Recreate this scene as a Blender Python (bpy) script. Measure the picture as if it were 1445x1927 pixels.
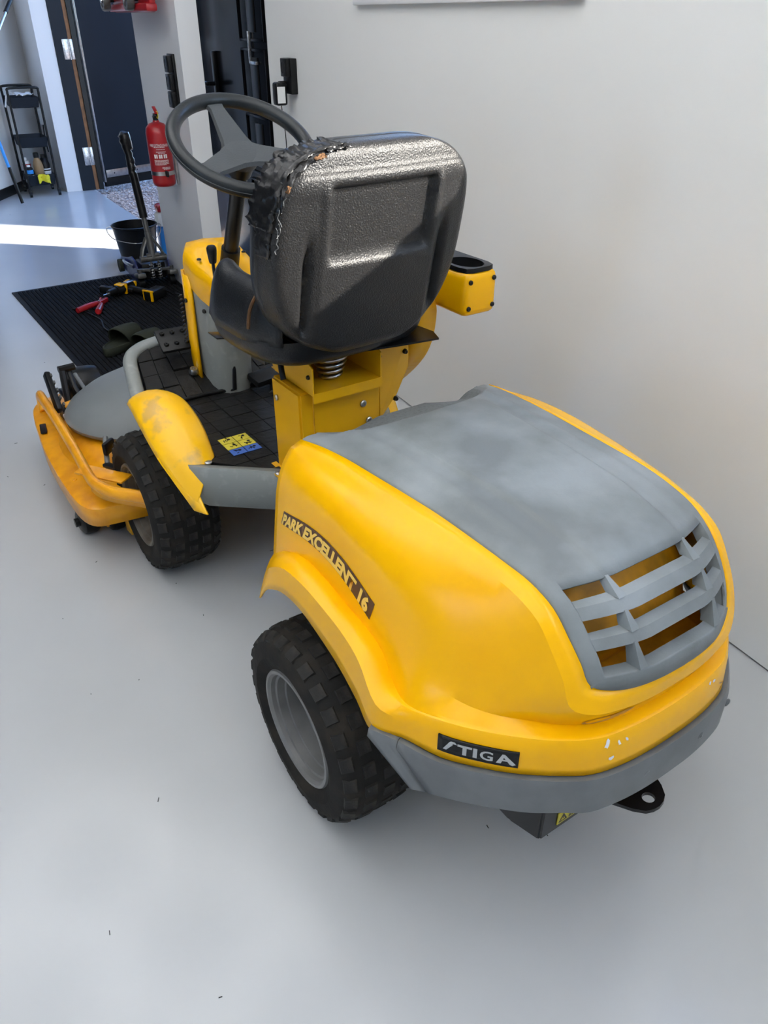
import bpy, bmesh, math, random
from mathutils import Vector, Matrix, Euler
from mathutils.bvhtree import BVHTree
for o in list(bpy.data.objects): bpy.data.objects.remove(o)
SC = bpy.context.scene; COL = SC.collection; rnd = random.Random(7)
R = math.radians
# ------------------------------------------------------------------ camera
cam = bpy.data.cameras.new('camera'); cam_o = bpy.data.objects.new('camera', cam); COL.objects.link(cam_o)
cam.sensor_fit = 'VERTICAL'; cam.sensor_height = 36.0; cam.lens = 1450/1927*36.0
cam_o.location = (0, 0, 1.28); cam_o.rotation_euler = (R(90-32.72), 0, 0)
cam.clip_start = 0.02; SC.camera = cam_o
# ------------------------------------------------------------------ world, sun, exposure
SC.view_settings.view_transform = 'Standard'; SC.view_settings.look = 'None'
SC.view_settings.gamma = 1; SC.view_settings.use_curve_mapping = False
SC.view_settings.exposure = 0.0
SC.cycles.use_denoising = True; SC.cycles.max_bounces = 8; SC.cycles.diffuse_bounces = 5
SC.cycles.sample_clamp_indirect = 6
W = bpy.data.worlds.new('sky'); SC.world = W; W.use_nodes = True
nt = W.node_tree; bg = nt.nodes['Background']
sky = nt.nodes.new('ShaderNodeTexSky'); sky.sky_type = 'HOSEK_WILKIE'
sky.sun_direction = Vector((.9, -.2, .42)).normalized(); sky.turbidity = 3.0
tint = nt.nodes.new('ShaderNodeVectorMath'); tint.operation = 'MULTIPLY'; tint.inputs[1].default_value = (.78, .95, 1.25)
nt.links.new(sky.outputs['Color'], tint.inputs[0]); nt.links.new(tint.outputs[0], bg.inputs['Color']); bg.inputs['Strength'].default_value = 40.0
SUN_AZ = Vector((.981, -.191, 0)).normalized(); SUN_EL = R(24)
sun_dir = SUN_AZ*math.cos(SUN_EL) + Vector((0, 0, math.sin(SUN_EL)))
sl = bpy.data.lights.new('sun', 'SUN'); sl.energy = 24.0; sl.angle = R(0.6); sl.color = (1, .93, .82)
so = bpy.data.objects.new('sun', sl); COL.objects.link(so); so.rotation_euler = sun_dir.to_track_quat('Z', 'Y').to_euler()
so.location = (4, -1, 5)
LED_STRENGTH = 20.5
# ------------------------------------------------------------------ materials
def mat(name, col, rough=.5, metal=0, var=0, vscale=8, bump=0, bscale=40, bdist=.002, col2=None, spec=.5, emit=0, thr=(.4,.65), coat=0):
    m = bpy.data.materials.new(name); m.use_nodes = True; n = m.node_tree; b = n.nodes['Principled BSDF']
    b.inputs['Base Color'].default_value = (*col, 1); b.inputs['Roughness'].default_value = rough
    b.inputs['Metallic'].default_value = metal; b.inputs['Specular IOR Level'].default_value = spec
    if coat: b.inputs['Coat Weight'].default_value = coat; b.inputs['Coat Roughness'].default_value = .08
    if emit: b.inputs['Emission Color'].default_value = (*col, 1); b.inputs['Emission Strength'].default_value = emit
    tc = n.nodes.new('ShaderNodeTexCoord')
    if col2 is not None or var:
        if col2 is None: col2 = tuple(c*(1-var) for c in col)
        t = n.nodes.new('ShaderNodeTexNoise'); t.inputs['Scale'].default_value = vscale; t.inputs['Detail'].default_value = 6
        r = n.nodes.new('ShaderNodeValToRGB'); r.color_ramp.elements[0].position = thr[0]; r.color_ramp.elements[1].position = thr[1]
        r.color_ramp.elements[0].color = (*col, 1); r.color_ramp.elements[1].color = (*col2, 1)
        n.links.new(tc.outputs['Object'], t.inputs['Vector']); n.links.new(t.outputs['Fac'], r.inputs['Fac'])
        n.links.new(r.outputs['Color'], b.inputs['Base Color'])
    if bump:
        t2 = n.nodes.new('ShaderNodeTexNoise'); t2.inputs['Scale'].default_value = bscale; t2.inputs['Detail'].default_value = 4
        bp = n.nodes.new('ShaderNodeBump'); bp.inputs['Strength'].default_value = bump; bp.inputs['Distance'].default_value = bdist
        n.links.new(tc.outputs['Object'], t2.inputs['Vector']); n.links.new(t2.outputs['Fac'], bp.inputs['Height'])
        n.links.new(bp.outputs['Normal'], b.inputs['Normal'])
    return m
M = {}
M['yellow'] = mat('yellow_paint', (.91, .46, .0), .27, col2=(.83, .39, .0), vscale=5, thr=(.5, .8), bump=.04, bscale=25, spec=.3)
M['yellow_worn'] = mat('yellow_worn', (.96, .52, .002), .33, col2=(.62, .36, .06), vscale=11, thr=(.58, .66))
M['yellow_dark'] = mat('yellow_inner', (.80, .36, .006), .5, var=.45, vscale=14)
M['yellow_metal'] = mat('yellow_sheet', (.78, .40, .006), .32, var=.2, vscale=4)
M['orange'] = mat('orange_deck', (.86, .38, .006), .28, col2=(.70, .28, .01), vscale=16, bump=.25, bscale=60)
M['cover'] = mat('grey_plastic', (.150, .164, .166), .5, col2=(.25, .272, .282), vscale=6, thr=(.40, .66), bump=.12, bscale=220, spec=.4)
M['scoop_shade'] = mat('grey_plastic_scoop', (.135, .147, .15), .6, col2=(.085, .092, .093), vscale=160, thr=(.5, .7), bump=.3, bscale=300)
M['bumper'] = mat('grey_bumper', (.135, .145, .15), .42, var=.15, vscale=20, bump=.05, bscale=300)
M['greytrim'] = mat('grey_trim', (.22, .235, .225), .45, col2=(.30, .31, .30), vscale=30, thr=(.55, .75))
M['greydome'] = mat('grey_dome', (.165, .178, .182), .45, var=.12, vscale=6)
M['black'] = mat('black_plastic', (.008, .0085, .009), .36, var=.3, vscale=20, spec=.25)
M['blackmetal'] = mat('black_metal', (.007, .007, .008), .3, spec=.3)
M['rubber'] = mat('tyre_rubber', (.016, .0155, .0145), .8, col2=(.034, .029, .023), vscale=18, thr=(.45, .75), bump=.4, bscale=90, spec=.15)
M['block'] = mat('tread_rubber', (.022, .0215, .0205), .7, col2=(.045, .039, .031), vscale=30, thr=(.45, .75), bump=.6, bscale=120, spec=.2)
M['rim'] = mat('rim_grey', (.17, .17, .166), .4, var=.3, vscale=12)
M['rimdirty'] = mat('rim_dirty', (.15, .135, .11), .6, var=.5, vscale=14)
M['vinyl'] = mat('black_vinyl', (.010, .011, .0125), .36, bump=.35, bscale=260, spec=.3)
M['seatback'] = mat('grained_black_plastic', (.011, .011, .0115), .32, bump=.9, bscale=340, bdist=.0016, spec=.4)
M['torn'] = mat('torn_vinyl', (.007, .007, .0075), .28, bump=.5, bscale=60, spec=.4)
M['foam'] = mat('brown_foam', (.10, .045, .014), .9, var=.4, vscale=60)
M['steel'] = mat('steel', (.55, .55, .55), .28, metal=1, var=.2, vscale=40)
M['rubbermat'] = mat('rubber_deck_mat', (.008, .008, .008), .38, col2=(.018, .017, .015), vscale=22, thr=(.5, .75), bump=.6, bscale=60, spec=.25)
M['white'] = mat('white_print', (.8, .8, .8), .5)
M['brown'] = mat('brown_label', (.075, .026, .006), .45, col2=(.20, .10, .02), vscale=60, thr=(.6, .7))
M['worn'] = mat('worn_paint', (.56, .30, .045), .5, var=.2, vscale=40)
M['lettery'] = mat('yellow_letter', (.88, .58, .10), .45)
M['stickery'] = mat('sticker_yellow', (.62, .52, .04), .5, var=.25, vscale=30)
M['stickerb'] = mat('sticker_blue', (.045, .12, .42), .5)
M['silver'] = mat('silver_letter', (.42, .43, .43), .35)
M['wheelblack'] = mat('steering_rubber', (.014, .017, .019), .34, bump=.15, bscale=200, spec=.35)
M['spoke'] = mat('spoke_plastic', (.055, .06, .064), .5, bump=.3, bscale=240, spec=.3)
# room
M['wall'] = mat('wall_paint', (.86, .86, .835), .55, bump=.12, bscale=90)
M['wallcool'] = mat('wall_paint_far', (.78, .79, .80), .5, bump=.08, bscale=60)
M['floor'] = mat('floor_epoxy', (.51, .525, .535), .19, col2=(.485, .50, .51), vscale=2.2, thr=(.35, .65), bump=.06, bscale=5, coat=.0)
M['ceil'] = mat('ceiling_paint', (.75, .75, .74), .8)
M['door'] = mat('door_blueblack', (.010, .0145, .022), .5, var=.15, vscale=3, spec=.2)
M['doorglossy'] = mat('door_black_gloss', (.006, .006, .007), .16, spec=.04)
M['wood'] = mat('raw_wood', (.26, .11, .035), .6, var=.35, vscale=18)
M['led'] = mat('led_tube', (.98, .99, 1.0), .5, emit=LED_STRENGTH)
M['gravel'] = mat('gravel', (.66, .53, .45), .9, col2=(.24, .18, .16), vscale=60, bump=1, bscale=70)
M['carpet'] = mat('mat_pile', (.008, .0085, .0105), .95, col2=(.018, .019, .022), vscale=120, thr=(.4, .8), bump=.8, bscale=260, spec=.1)
M['matrubber'] = mat('mat_rubber', (.008, .0085, .011), .6, spec=.2)
M['red'] = mat('red_paint', (.33, .010, .014), .3)
M['redlabel'] = mat('red_label', (.28, .010, .015), .5)
M['blue'] = mat('jack_blue', (.01, .017, .12), .3)
M['cast'] = mat('cast_grey', (.12, .12, .115), .42, metal=.5, var=.3, vscale=30)
M['olive'] = mat('olive_eva', (.03, .034, .023), .75, spec=.2)
M['tan'] = mat('tan_plastic', (.26, .16, .07), .45)
M['cyan'] = mat('blue_plastic', (.02, .26, .72), .4)
M['yellowcloth'] = mat('yellow_rag', (.75, .66, .03), .8)
M['paper'] = mat('paper', (.8, .82, .82), .7)
M['galv'] = mat('galvanised', (.6, .61, .63), .3, metal=.9, var=.4, vscale=90)
M['glass'] = gm = bpy.data.materials.new('window_glass'); gm.use_nodes = True; gn = gm.node_tree; gn.nodes.remove(gn.nodes['Principled BSDF'])
g1 = gn.nodes.new('ShaderNodeBsdfTransparent'); g2 = gn.nodes.new('ShaderNodeBsdfGlossy'); g3 = gn.nodes.new('ShaderNodeMixShader'); g2.inputs['Roughness'].default_value = .02
g3.inputs[0].default_value = .07; gn.links.new(g1.outputs[0], g3.inputs[1]); gn.links.new(g2.outputs[0], g3.inputs[2]); gn.links.new(g3.outputs[0], gn.nodes['Material Output'].inputs[0])
# ------------------------------------------------------------------ helpers
def link(name, me, m=None, parent=None, loc=None, rot=None):
    o = bpy.data.objects.new(name, me); COL.objects.link(o)
    if m is not None: me.materials.append(M[m] if isinstance(m, str) else m)
    if parent: o.parent = parent
    if loc: o.location = loc
    if rot: o.rotation_euler = rot
    return o
def sharp(bm, ang):
    for f in bm.faces: f.smooth = True
    for e in bm.edges:
        if len(e.link_faces) == 2 and e.calc_face_angle(0) > ang: e.smooth = False
def obj(name, bm, m, parent=None, ang=35, loc=None, rot=None):
    bmesh.ops.recalc_face_normals(bm, faces=bm.faces)
    if ang: sharp(bm, R(ang))
    me = bpy.data.meshes.new(name); bm.to_mesh(me); bm.free()
    return link(name, me, m, parent, loc, rot)
def raw(name, v, f, m, parent=None, ang=35, **k):
    bm = bmesh.new(); vs = [bm.verts.new(p) for p in v]
    for q in f:
        try: bm.faces.new([vs[i] for i in q])
        except ValueError: pass
    return obj(name, bm, m, parent, ang, **k)
def T(loc=(0,0,0), rot=(0,0,0)): return Matrix.Translation(loc) @ Euler(rot).to_matrix().to_4x4()
def add_box(bm, size, loc=(0,0,0), rot=(0,0,0), bev=0, seg=2, mx=None):
    r = bmesh.ops.create_cube(bm, size=1); vs = r['verts']
    for v in vs: v.co = Vector((v.co.x*size[0], v.co.y*size[1], v.co.z*size[2]))
    if bev:
        es = list({e for v in vs for e in v.link_edges})
        rr = bmesh.ops.bevel(bm, geom=es, offset=bev, segments=seg, affect='EDGES', profile=.5)
        vs = list({v for f in rr['faces'] for v in f.verts} | {v for v in vs if v.is_valid})
    mt = (mx if mx else Matrix.Identity(4)) @ T(loc, rot)
    bmesh.ops.transform(bm, matrix=mt, verts=[v for v in vs if v.is_valid])
def box(name, size, loc, m, parent=None, rot=(0,0,0), bev=.003, seg=2):
    bm = bmesh.new(); add_box(bm, size, (0,0,0), (0,0,0), bev, seg); return obj(name, bm, m, parent, loc=loc, rot=rot)
def frame(a, b):
    d = (Vector(b)-Vector(a)); q = d.to_track_quat('Z', 'Y'); return Matrix.Translation(a) @ q.to_matrix().to_4x4(), d.length
def add_cyl(bm, a, b, r, r2=None, n=20, caps=True):
    mx, L = frame(a, b); r2 = r if r2 is None else r2
    bmesh.ops.create_cone(bm, cap_ends=caps, segments=n, radius1=r, radius2=r2, depth=L, matrix=mx @ Matrix.Translation((0,0,L/2)))
def cyl(name, a, b, r, m, parent=None, r2=None, n=20):
    bm = bmesh.new(); add_cyl(bm, a, b, r, r2, n); return obj(name, bm, m, parent, 40)
def add_tube(bm, pts, r, n=10, caps=True, flat=None):
    pts = [Vector(p) for p in pts]; rings = []; prev = None
    for i, p in enumerate(pts):
        d = (pts[min(i+1, len(pts)-1)]-pts[max(i-1, 0)]).normalized()
        if prev is None:
            ref = Vector((0,0,1)) if abs(d.z) < .9 else Vector((1,0,0))
        else: ref = prev
        s = d.cross(ref).normalized(); u = s.cross(d).normalized(); prev = u
        rr = r[i] if isinstance(r, (list, tuple)) else r
        a, b = (rr, rr) if flat is None else (rr*flat[0], rr*flat[1])
        rings.append([bm.verts.new(p+s*math.cos(2*math.pi*k/n)*a+u*math.sin(2*math.pi*k/n)*b) for k in range(n)])
    for A, B in zip(rings, rings[1:]):
        for k in range(n): bm.faces.new([A[k], A[(k+1) % n], B[(k+1) % n], B[k]])
    if caps: bm.faces.new(rings[0][::-1]); bm.faces.new(rings[-1])
def tube(name, pts, r, m, parent=None, n=10, smooth=0, flat=None):
    if smooth: pts = catmull(pts, smooth)
    bm = bmesh.new(); add_tube(bm, pts, r, n, True, flat); return obj(name, bm, m, parent, 50)
def add_rev(bm, prof, mx=None, n=40, close=False):
    mx = mx or Matrix.Identity(4); rings = []
    for (r, z) in prof: rings.append([bm.verts.new(mx @ Vector((r*math.cos(2*math.pi*k/n), r*math.sin(2*math.pi*k/n), z))) for k in range(n)])
    L = list(zip(rings, rings[1:]))
    if close: L.append((rings[-1], rings[0]))
    for A, B in L:
        for k in range(n): bm.faces.new([A[k], A[(k+1) % n], B[(k+1) % n], B[k]])
def rev(name, prof, m, parent=None, mx=None, n=40, ang=40, close=False):
    bm = bmesh.new(); add_rev(bm, prof, mx, n, close); return obj(name, bm, m, parent, ang)
def catmull(P, k):
    P = [Vector(p) for p in P]; out = []
    for i in range(len(P)-1):
        a = P[i-1] if i else P[0]*2-P[1]; b, c = P[i], P[i+1]; d = P[i+2] if i+2 < len(P) else P[-1]*2-P[-2]
        for j in range(k):
            t = j/k; out.append(.5*((2*b)+(c-a)*t+(2*a-5*b+4*c-d)*t*t+(3*b-a-3*c+d)*t**3))
    out.append(P[-1]); return out
def add_prism(bm, poly, h, mx=None):
    mx = mx or Matrix.Identity(4)
    A = [bm.verts.new(mx @ Vector((x, y, 0))) for x, y in poly]; B = [bm.verts.new(mx @ Vector((x, y, h))) for x, y in poly]
    bm.faces.new(A[::-1]); bm.faces.new(B); n = len(poly)
    for i in range(n): bm.faces.new([A[i], A[(i+1) % n], B[(i+1) % n], B[i]])
def prism(name, poly, h, m, parent=None, mx=None, bev=0):
    bm = bmesh.new(); add_prism(bm, poly, h, mx)
    if bev: bmesh.ops.bevel(bm, geom=list(bm.edges), offset=bev, segments=2, affect='EDGES')
    return obj(name, bm, m, parent, 35)
def add_grid(bm, rows):
    V = [[bm.verts.new(p) for p in r] for r in rows]
    for A, B in zip(V, V[1:]):
        for k in range(len(A)-1): bm.faces.new([A[k], A[k+1], B[k+1], B[k]])
    return V
def solid(o, t, off=-1): md = o.modifiers.new('thick', 'SOLIDIFY'); md.thickness = t; md.offset = off; return o
def empty(name, loc=(0,0,0), rz=0):
    o = bpy.data.objects.new(name, None); COL.objects.link(o); o.location = loc; o.rotation_euler = (0, 0, rz); o.empty_display_size = .05; return o
def tag(o, label, cat, group=None):
    o['label'] = label; o['category'] = cat
    if group: o['group'] = group
    return o
def struct(o): o['kind'] = 'structure'; return o
def text_mesh(txt, size, off=0.0):
    c = bpy.data.curves.new('t', 'FONT'); c.body = txt; c.size = size; c.offset = off; c.resolution_u = 3
    o = bpy.data.objects.new('t', c); COL.objects.link(o); dg = bpy.context.evaluated_depsgraph_get(); dg.update()
    me = bpy.data.meshes.new_from_object(o.evaluated_get(dg)); bpy.data.objects.remove(o); bpy.data.curves.remove(c)
    return me
def text(name, txt, size, m, parent, mx, off=0.0, width=None, fn=None):
    me = text_mesh(txt, size, off); xs = [v.co.x for v in me.vertices]; x0, x1 = min(xs), max(xs)
    sx = width/(x1-x0) if width else 1
    bm = bmesh.new(); bm.from_mesh(me); bpy.data.meshes.remove(me)
    for v in bm.verts:
        p = Vector(((v.co.x-x0)*sx, v.co.y, 0)); v.co = fn(p) if fn else mx @ p
    nm = bpy.data.meshes.new(name); bm.to_mesh(nm); bm.free(); return link(name, nm, m, parent)
def bolt(name, p, d, r, m, parent, h=.004):
    p = Vector(p); d = Vector(d).normalized(); bm = bmesh.new(); mx, L = frame(p, p+d*h)
    add_rev(bm, [(0, -.001), (r, -.001), (r, h*.5), (r*.75, h), (r*.35, h), (r*.3, h*.6), (0, h*.6)], mx, 14); return obj(name, bm, m, parent, 40)
exec_parts = []
# ================================================================== ROOM
MWP = Vector((.8734, 1.3356, 0)); MWD = Vector((-.47716, .87882, 0)); MWN = Vector((-.87882, -.47716, 0))
H = 2.75
def mw(t, z, off=0): p = MWP+MWD*t+MWN*off; return Vector((p.x, p.y, z))
def wall_panel(name, P0, D, N, t0, t1, z0, z1, holes, m, thick=.18):
    # a slab with rectangular openings, face on P0+D*t, thickness away from the room (-N)
    ts = sorted({t0, t1, *[h[0] for h in holes], *[h[1] for h in holes]}); zs = sorted({z0, z1, *[h[2] for h in holes], *[h[3] for h in holes]})
    bm = bmesh.new(); cache = {}
    def V(i, j, k):
        if (i, j, k) not in cache:
            p = P0+D*ts[i]-N*(thick*k); cache[(i, j, k)] = bm.verts.new((p.x, p.y, zs[j]))
        return cache[(i, j, k)]
    def full(i, j):
        if i < 0 or j < 0 or i >= len(ts)-1 or j >= len(zs)-1: return False
        tm, zm = (ts[i]+ts[i+1])/2, (zs[j]+zs[j+1])/2
        return not any(h[0] < tm < h[1] and h[2] < zm < h[3] for h in holes)
    for i in range(len(ts)-1):
        for j in range(len(zs)-1):
            if not full(i, j): continue
            for k in (0, 1): bm.faces.new([V(i, j, k), V(i+1, j, k), V(i+1, j+1, k), V(i, j+1, k)])
            for (di, dj, a, b) in ((-1, 0, (i, j), (i, j+1)), (1, 0, (i+1, j), (i+1, j+1)), (0, -1, (i, j), (i+1, j)), (0, 1, (i, j+1), (i+1, j+1))):
                if not full(i+di, j+dj): bm.faces.new([V(*a, 0), V(*b, 0), V(*b, 1), V(*a, 1)])
    return struct(obj(name, bm, m, None, 0))
WIN_B = (-2.0, -.005, 1.325, 2.05); WIN_A = (.892, 1.996, 1.318, 2.05)
wall_panel('wall_right', MWP, MWD, MWN, -5.2, 2.88, .006, H, [WIN_A, WIN_B], 'wall')
def window(i, w):
    o = struct(empty('window_%d' % i, mw(w[0], w[2]))); inv = o.matrix_basis.inverted()
    rz = math.atan2(MWD.y, MWD.x)
    bm = bmesh.new(); L = w[1]-w[0]; Hh = w[3]-w[2]; t = .035
    for (a, b, c, d) in ((0, L, 0, t), (0, L, Hh-t, Hh), (0, t, 0, Hh), (L-t, L, 0, Hh)):
        add_box(bm, (b-a, .05, d-c), ((a+b)/2, -.11, (c+d)/2))
    f = obj('window_frame', bm, 'white', o, 0); f.rotation_euler = (0, 0, rz)
    s = box('window_sill', (L+.04, .21, .018), (0, 0, 0), 'white', o, (0, 0, rz), .003); s.location = Vector((L/2*math.cos(rz), L/2*math.sin(rz), .004))-MWN*.085
    bm = bmesh.new(); add_box(bm, (L-2*t, .004, Hh-2*t), (L/2, -.11, Hh/2)); p = obj('window_pane', bm, 'glass', o, 0); p.rotation_euler = (0, 0, rz)
window(1, WIN_A); window(2, WIN_B)
# exterior wall with the garage door opening (its face stands forward of the right wall)
EP = Vector((-1.25, 4.54, 0)); ED = Vector((-.5, .866, 0)); EN = Vector((-.866, -.5, 0))
def ew(t, z, off=0): p = EP+ED*t+EN*off; return Vector((p.x, p.y, z))
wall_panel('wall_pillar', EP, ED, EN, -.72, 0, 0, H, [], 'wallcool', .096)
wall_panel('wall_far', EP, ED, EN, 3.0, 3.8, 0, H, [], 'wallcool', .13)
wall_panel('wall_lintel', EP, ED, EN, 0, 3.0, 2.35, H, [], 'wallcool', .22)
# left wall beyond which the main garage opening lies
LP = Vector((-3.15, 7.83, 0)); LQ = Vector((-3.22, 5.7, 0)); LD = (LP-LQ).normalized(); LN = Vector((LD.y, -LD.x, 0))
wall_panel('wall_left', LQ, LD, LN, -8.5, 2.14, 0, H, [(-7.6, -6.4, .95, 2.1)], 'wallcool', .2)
d3 = struct(empty('sun_absorber', LQ-LD*3.15+LN*.03, math.atan2(LD.y, LD.x)-R(90)))     # dark unseen panels added along the left wall to absorb sun
for k in range(5): box('door_panel', (.04, 7.2, .465), (0, 0, .24+.47*k), 'door', d3, bev=.006)
b = box('baseboard_left', (.012, 1.6, .075), (0, 0, 0), 'black', None, (0, 0, math.atan2(LD.y, LD.x)-R(90)), .002); b.location = LQ+LD*1.30+LN*.008+Vector((0, 0, .0375)); struct(b)
wall_panel('wall_back', Vector((3.2, -2.9, 0)), Vector((-1, 0, 0)), Vector((0, 1, 0)), -.5, 7.2, 0, H, [], 'wall', .2)
b = box('wall_gap_shade', (8.0, .012, .008), (0, 0, 0), 'black', None, (0, 0, math.atan2(MWD.y, MWD.x)), 0); b.location = mw(-1.15, .004, -.012); struct(b)  # black strip standing in for the shade in the gap under the wall
# floor slab (outer edge follows the threshold), ceiling
th0 = Vector((-1.05, 4.78)); 
fl = [(-3.6, -3.2), (3.6, -3.2), (3.6, -2.0), (-.25, 5.9), (-1.42, 5.38), (-2.50, 7.15), (-3.3, 8.4), (-3.6, 8.4)]
fl = [(-3.6, -3.2), (3.3, -3.2), (-.62, 5.1), (-1.32, 5.21), (-2.50, 7.16), (-3.3, 8.5), (-3.6, 8.5)]
bm = bmesh.new(); add_prism(bm, fl, .12, Matrix.Translation((0, 0, -.12))); struct(obj('floor', bm, 'floor', None, 0))
bm = bmesh.new(); add_prism(bm, [(-3.6, -3.2), (3.3, -3.2), (-.62, 5.1), (-1.0, 5.0), (-2.50, 7.16), (-3.3, 8.5), (-3.6, 8.5)], .1, Matrix.Translation((0, 0, H))); struct(obj('ceiling', bm, 'ceil', None, 0))
# ground outside
bm = bmesh.new(); bmesh.ops.create_grid(bm, x_segments=2, y_segments=2, size=30); struct(obj('ground', bm, 'gravel', None, 0, loc=(0, 0, -.05)))
def stones(name, n, fn, seed, s0, s1):
    rr = random.Random(seed); V = []; F = []
    base = [(1,0,0),(-1,0,0),(0,1,0),(0,-1,0),(0,0,1),(0,0,-.6)]; fc = [(0,2,4),(2,1,4),(1,3,4),(3,0,4),(2,0,5),(1,2,5),(3,1,5),(0,3,5)]
    for i in range(n):
        x, y = fn(rr); s = rr.uniform(s0, s1); a = rr.uniform(0, 6.3); k = len(V)
        for p in base:
            q = Vector((p[0]*s*rr.uniform(.7, 1.2), p[1]*s*rr.uniform(.6, 1), p[2]*s*.6)); q.rotate(Euler((0, 0, a))); V.append((q.x+x, q.y+y, q.z-.045))
        F += [tuple(j+k for j in f) for f in fc]
    o = raw(name, V, F, 'gravel', None, 0); o['kind'] = 'stuff'; return o
def gp(rr):
    t = rr.uniform(-.2, 3.0); d = rr.uniform(.0, 1.8); p = Vector((-1.32, 5.21, 0))+ED*t-EN*d; p -= EN*.02; return p.x, p.y
stones('gravel', 9000, gp, 3, .008, .02)
tag(bpy.data.objects['gravel'], 'loose grey and pinkish gravel outside the open garage door', 'gravel')
# far garage door leaf, jamb and hardware
def jamb(t0, t1, o0, o1, name, m, z1=2.35):
    a = ew(t0, 0, o0); p = [ew(t0, 0, o0), ew(t1, 0, o0), ew(t1, 0, o1), ew(t0, 0, o1)]
    return struct(prism(name, [(v.x, v.y) for v in p], z1, m))
# reveal is the end of wall_far (0.13 deep); dark frame, wood strip, then the leaf
jamb(2.985, 3.16, -.24, -.132, 'trim_1', 'door')
jamb(2.99, 3.10, -.27, -.242, 'trim_2', 'wood')
jamb(2.97, 3.10, -.31, -.272, 'trim_3', 'black')
hp = ew(2.965, 0, -.315); leaf_d = Vector((.62, .785, 0)).normalized(); leaf_n = Vector((leaf_d.y, -leaf_d.x, 0))
dr = struct(empty('door_1', (hp.x, hp.y, 0), math.atan2(leaf_d.y, leaf_d.x)))
box('door_panel', (1.45, .05, 2.24), (.735, 0, 1.21), 'door', dr, bev=.003)
box('edge_strip', (.014, .056, 2.26), (.003, 0, 1.19), 'steel', dr, bev=.002)
box('kick_strip', (1.43, .006, .06), (.735, -.029, .125), 'steel', dr, bev=.001)
box('bottom_seal', (1.45, .03, .07), (.735, 0, .055), 'black', dr, bev=.002)
for i in range(6): bolt('screw', (.1+i*.24, -.032, .125), (0, -1, 0), .006, 'blackmetal', dr, .002)
for z in (.27, 1.06):
    hg = empty('hinge', ew(2.98, z, -.24)); tag(hg, 'galvanised butt hinge on the dark garage door frame, %s of the two' % ('lower' if z < .5 else 'upper'), 'hinge', 'garage door hinges')
    hg.rotation_euler = (0, 0, math.atan2(EN.y, EN.x)); 
    box('hinge_leaf', (.045, .004, .14), (.028, -.004, 0), 'galv', hg, bev=.001); box('hinge_leaf', (.03, .004, .14), (-.022, -.004, 0), 'galv', hg, bev=.001)
    cyl('hinge_pin', (0, -.01, -.072), (0, -.01, .072), .008, 'galv', hg)
    for sx in (-.028, -.016, .02, .038):
        for sz in (-.045, 0, .045): bolt('screw', (sx, -.006, sz), (0, -1, 0), .006, 'steel', hg, .002)
# inner black glossy door between pillar and right wall
dA = mw(2.9, 0, -.06); dD = MWD; dn = MWN
d2 = struct(empty('door_2', (dA.x, dA.y, 0), math.atan2(dD.y, dD.x)))   # local x runs away from the camera, local +y faces the room
box('door_panel', (1.30, .05, 2.3), (.59, -.03, 1.15), 'doorglossy', d2, bev=.002)
for z in (.42, .72, 1.0, 1.30, 1.62):
    if z != .42 and z != 1.62: box('glazed_light', (.09, .012, .20), (.33, -.004, z+.02), 'black', d2, bev=.003)
    bm = bmesh.new()
    for (sx, sz, px, pz) in ((.32, .012, 0, .13), (.32, .012, 0, -.13), (.012, .27, -.16, 0), (.012, .27, .16, 0)): add_box(bm, (sx, .012, sz), (px, 0, pz), bev=.003)
    obj('panel_moulding', bm, 'doorglossy', d2, loc=(.33, -.002, z+.02))
bm = bmesh.new(); add_box(bm, (.012, .012, .13), (.045, 0, 0), bev=.002); add_box(bm, (.085, .012, .014), (0, 0, -.062), bev=.002); obj('window_edge', bm, 'galv', d2, loc=(.31, .006, 1.16))
box('lock_plate', (.035, .02, .26), (.92, .004, 1.0), 'blackmetal', d2, bev=.003)
bm = bmesh.new(); add_cyl(bm, (.92, .01, .98), (.92, .055, .98), .011); add_box(bm, (.13, .02, .022), (.97, .055, .98), bev=.006); obj('door_handle', bm, 'blackmetal', d2)
# hexagonal LED grid on the ceiling
hex_o = empty('hexagon_light', (-1.0, 2.2, H-.03)); tag(hex_o, 'honeycomb of white LED tubes on the ceiling', 'ceiling light')
S = .44; edges = set(); Rr = lambda p: (round(p[0], 3), round(p[1], 3))
for q in range(-3, 6):
    for r_ in range(-8, 8):
        cx, cy = S*1.5*q, S*math.sqrt(3)*(r_+q/2)
        g_ = Vector((cx-1.0, cy+2.2, 0))                       # cells fill the strip of ceiling beside the right wall
        if (g_-MWP).dot(MWN) < .62 or g_.x < -1.75 or not -1.0 < g_.y < 2.7: continue
        c = [Rr((cx+S*math.cos(R(60*k)), cy+S*math.sin(R(60*k)))) for k in range(6)]
        for k in range(6): edges.add(tuple(sorted((c[k], c[(k+1) % 6]))))
tm = None
for a, b in sorted(edges):
    A = Vector((*a, 0)); B = Vector((*b, 0)); d = (B-A).normalized(); 
    if tm is None:
        bm = bmesh.new(); add_cyl(bm, (0, 0, -S/2+.03), (0, 0, S/2-.03), .012, n=8); t_o = obj('led_tube', bm, 'led', hex_o); tm = t_o.data
    else: t_o = link('led_tube', tm, None, hex_o)
    t_o.location = (A+B)/2; t_o.rotation_euler = d.to_track_quat('Z', 'Y').to_euler()
# ================================================================== RIDE-ON MOWER (local x forward, y left, z up)
HD = R(34); MO = Vector((.138, 1.226, 0))
MS = .9478                                                    # whole mower scaled about the camera so its tyres meet the floor
mow = empty('ride_on_mower', (MO.x*MS, MO.y*MS, .0705*MS), R(124)); mow.scale = (MS, MS, MS); GZ = -.0705; WZ = .131
tag(mow, 'yellow and grey ride-on lawn mower with a torn black seat, parked beside the white wall', 'lawn mower')
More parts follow.
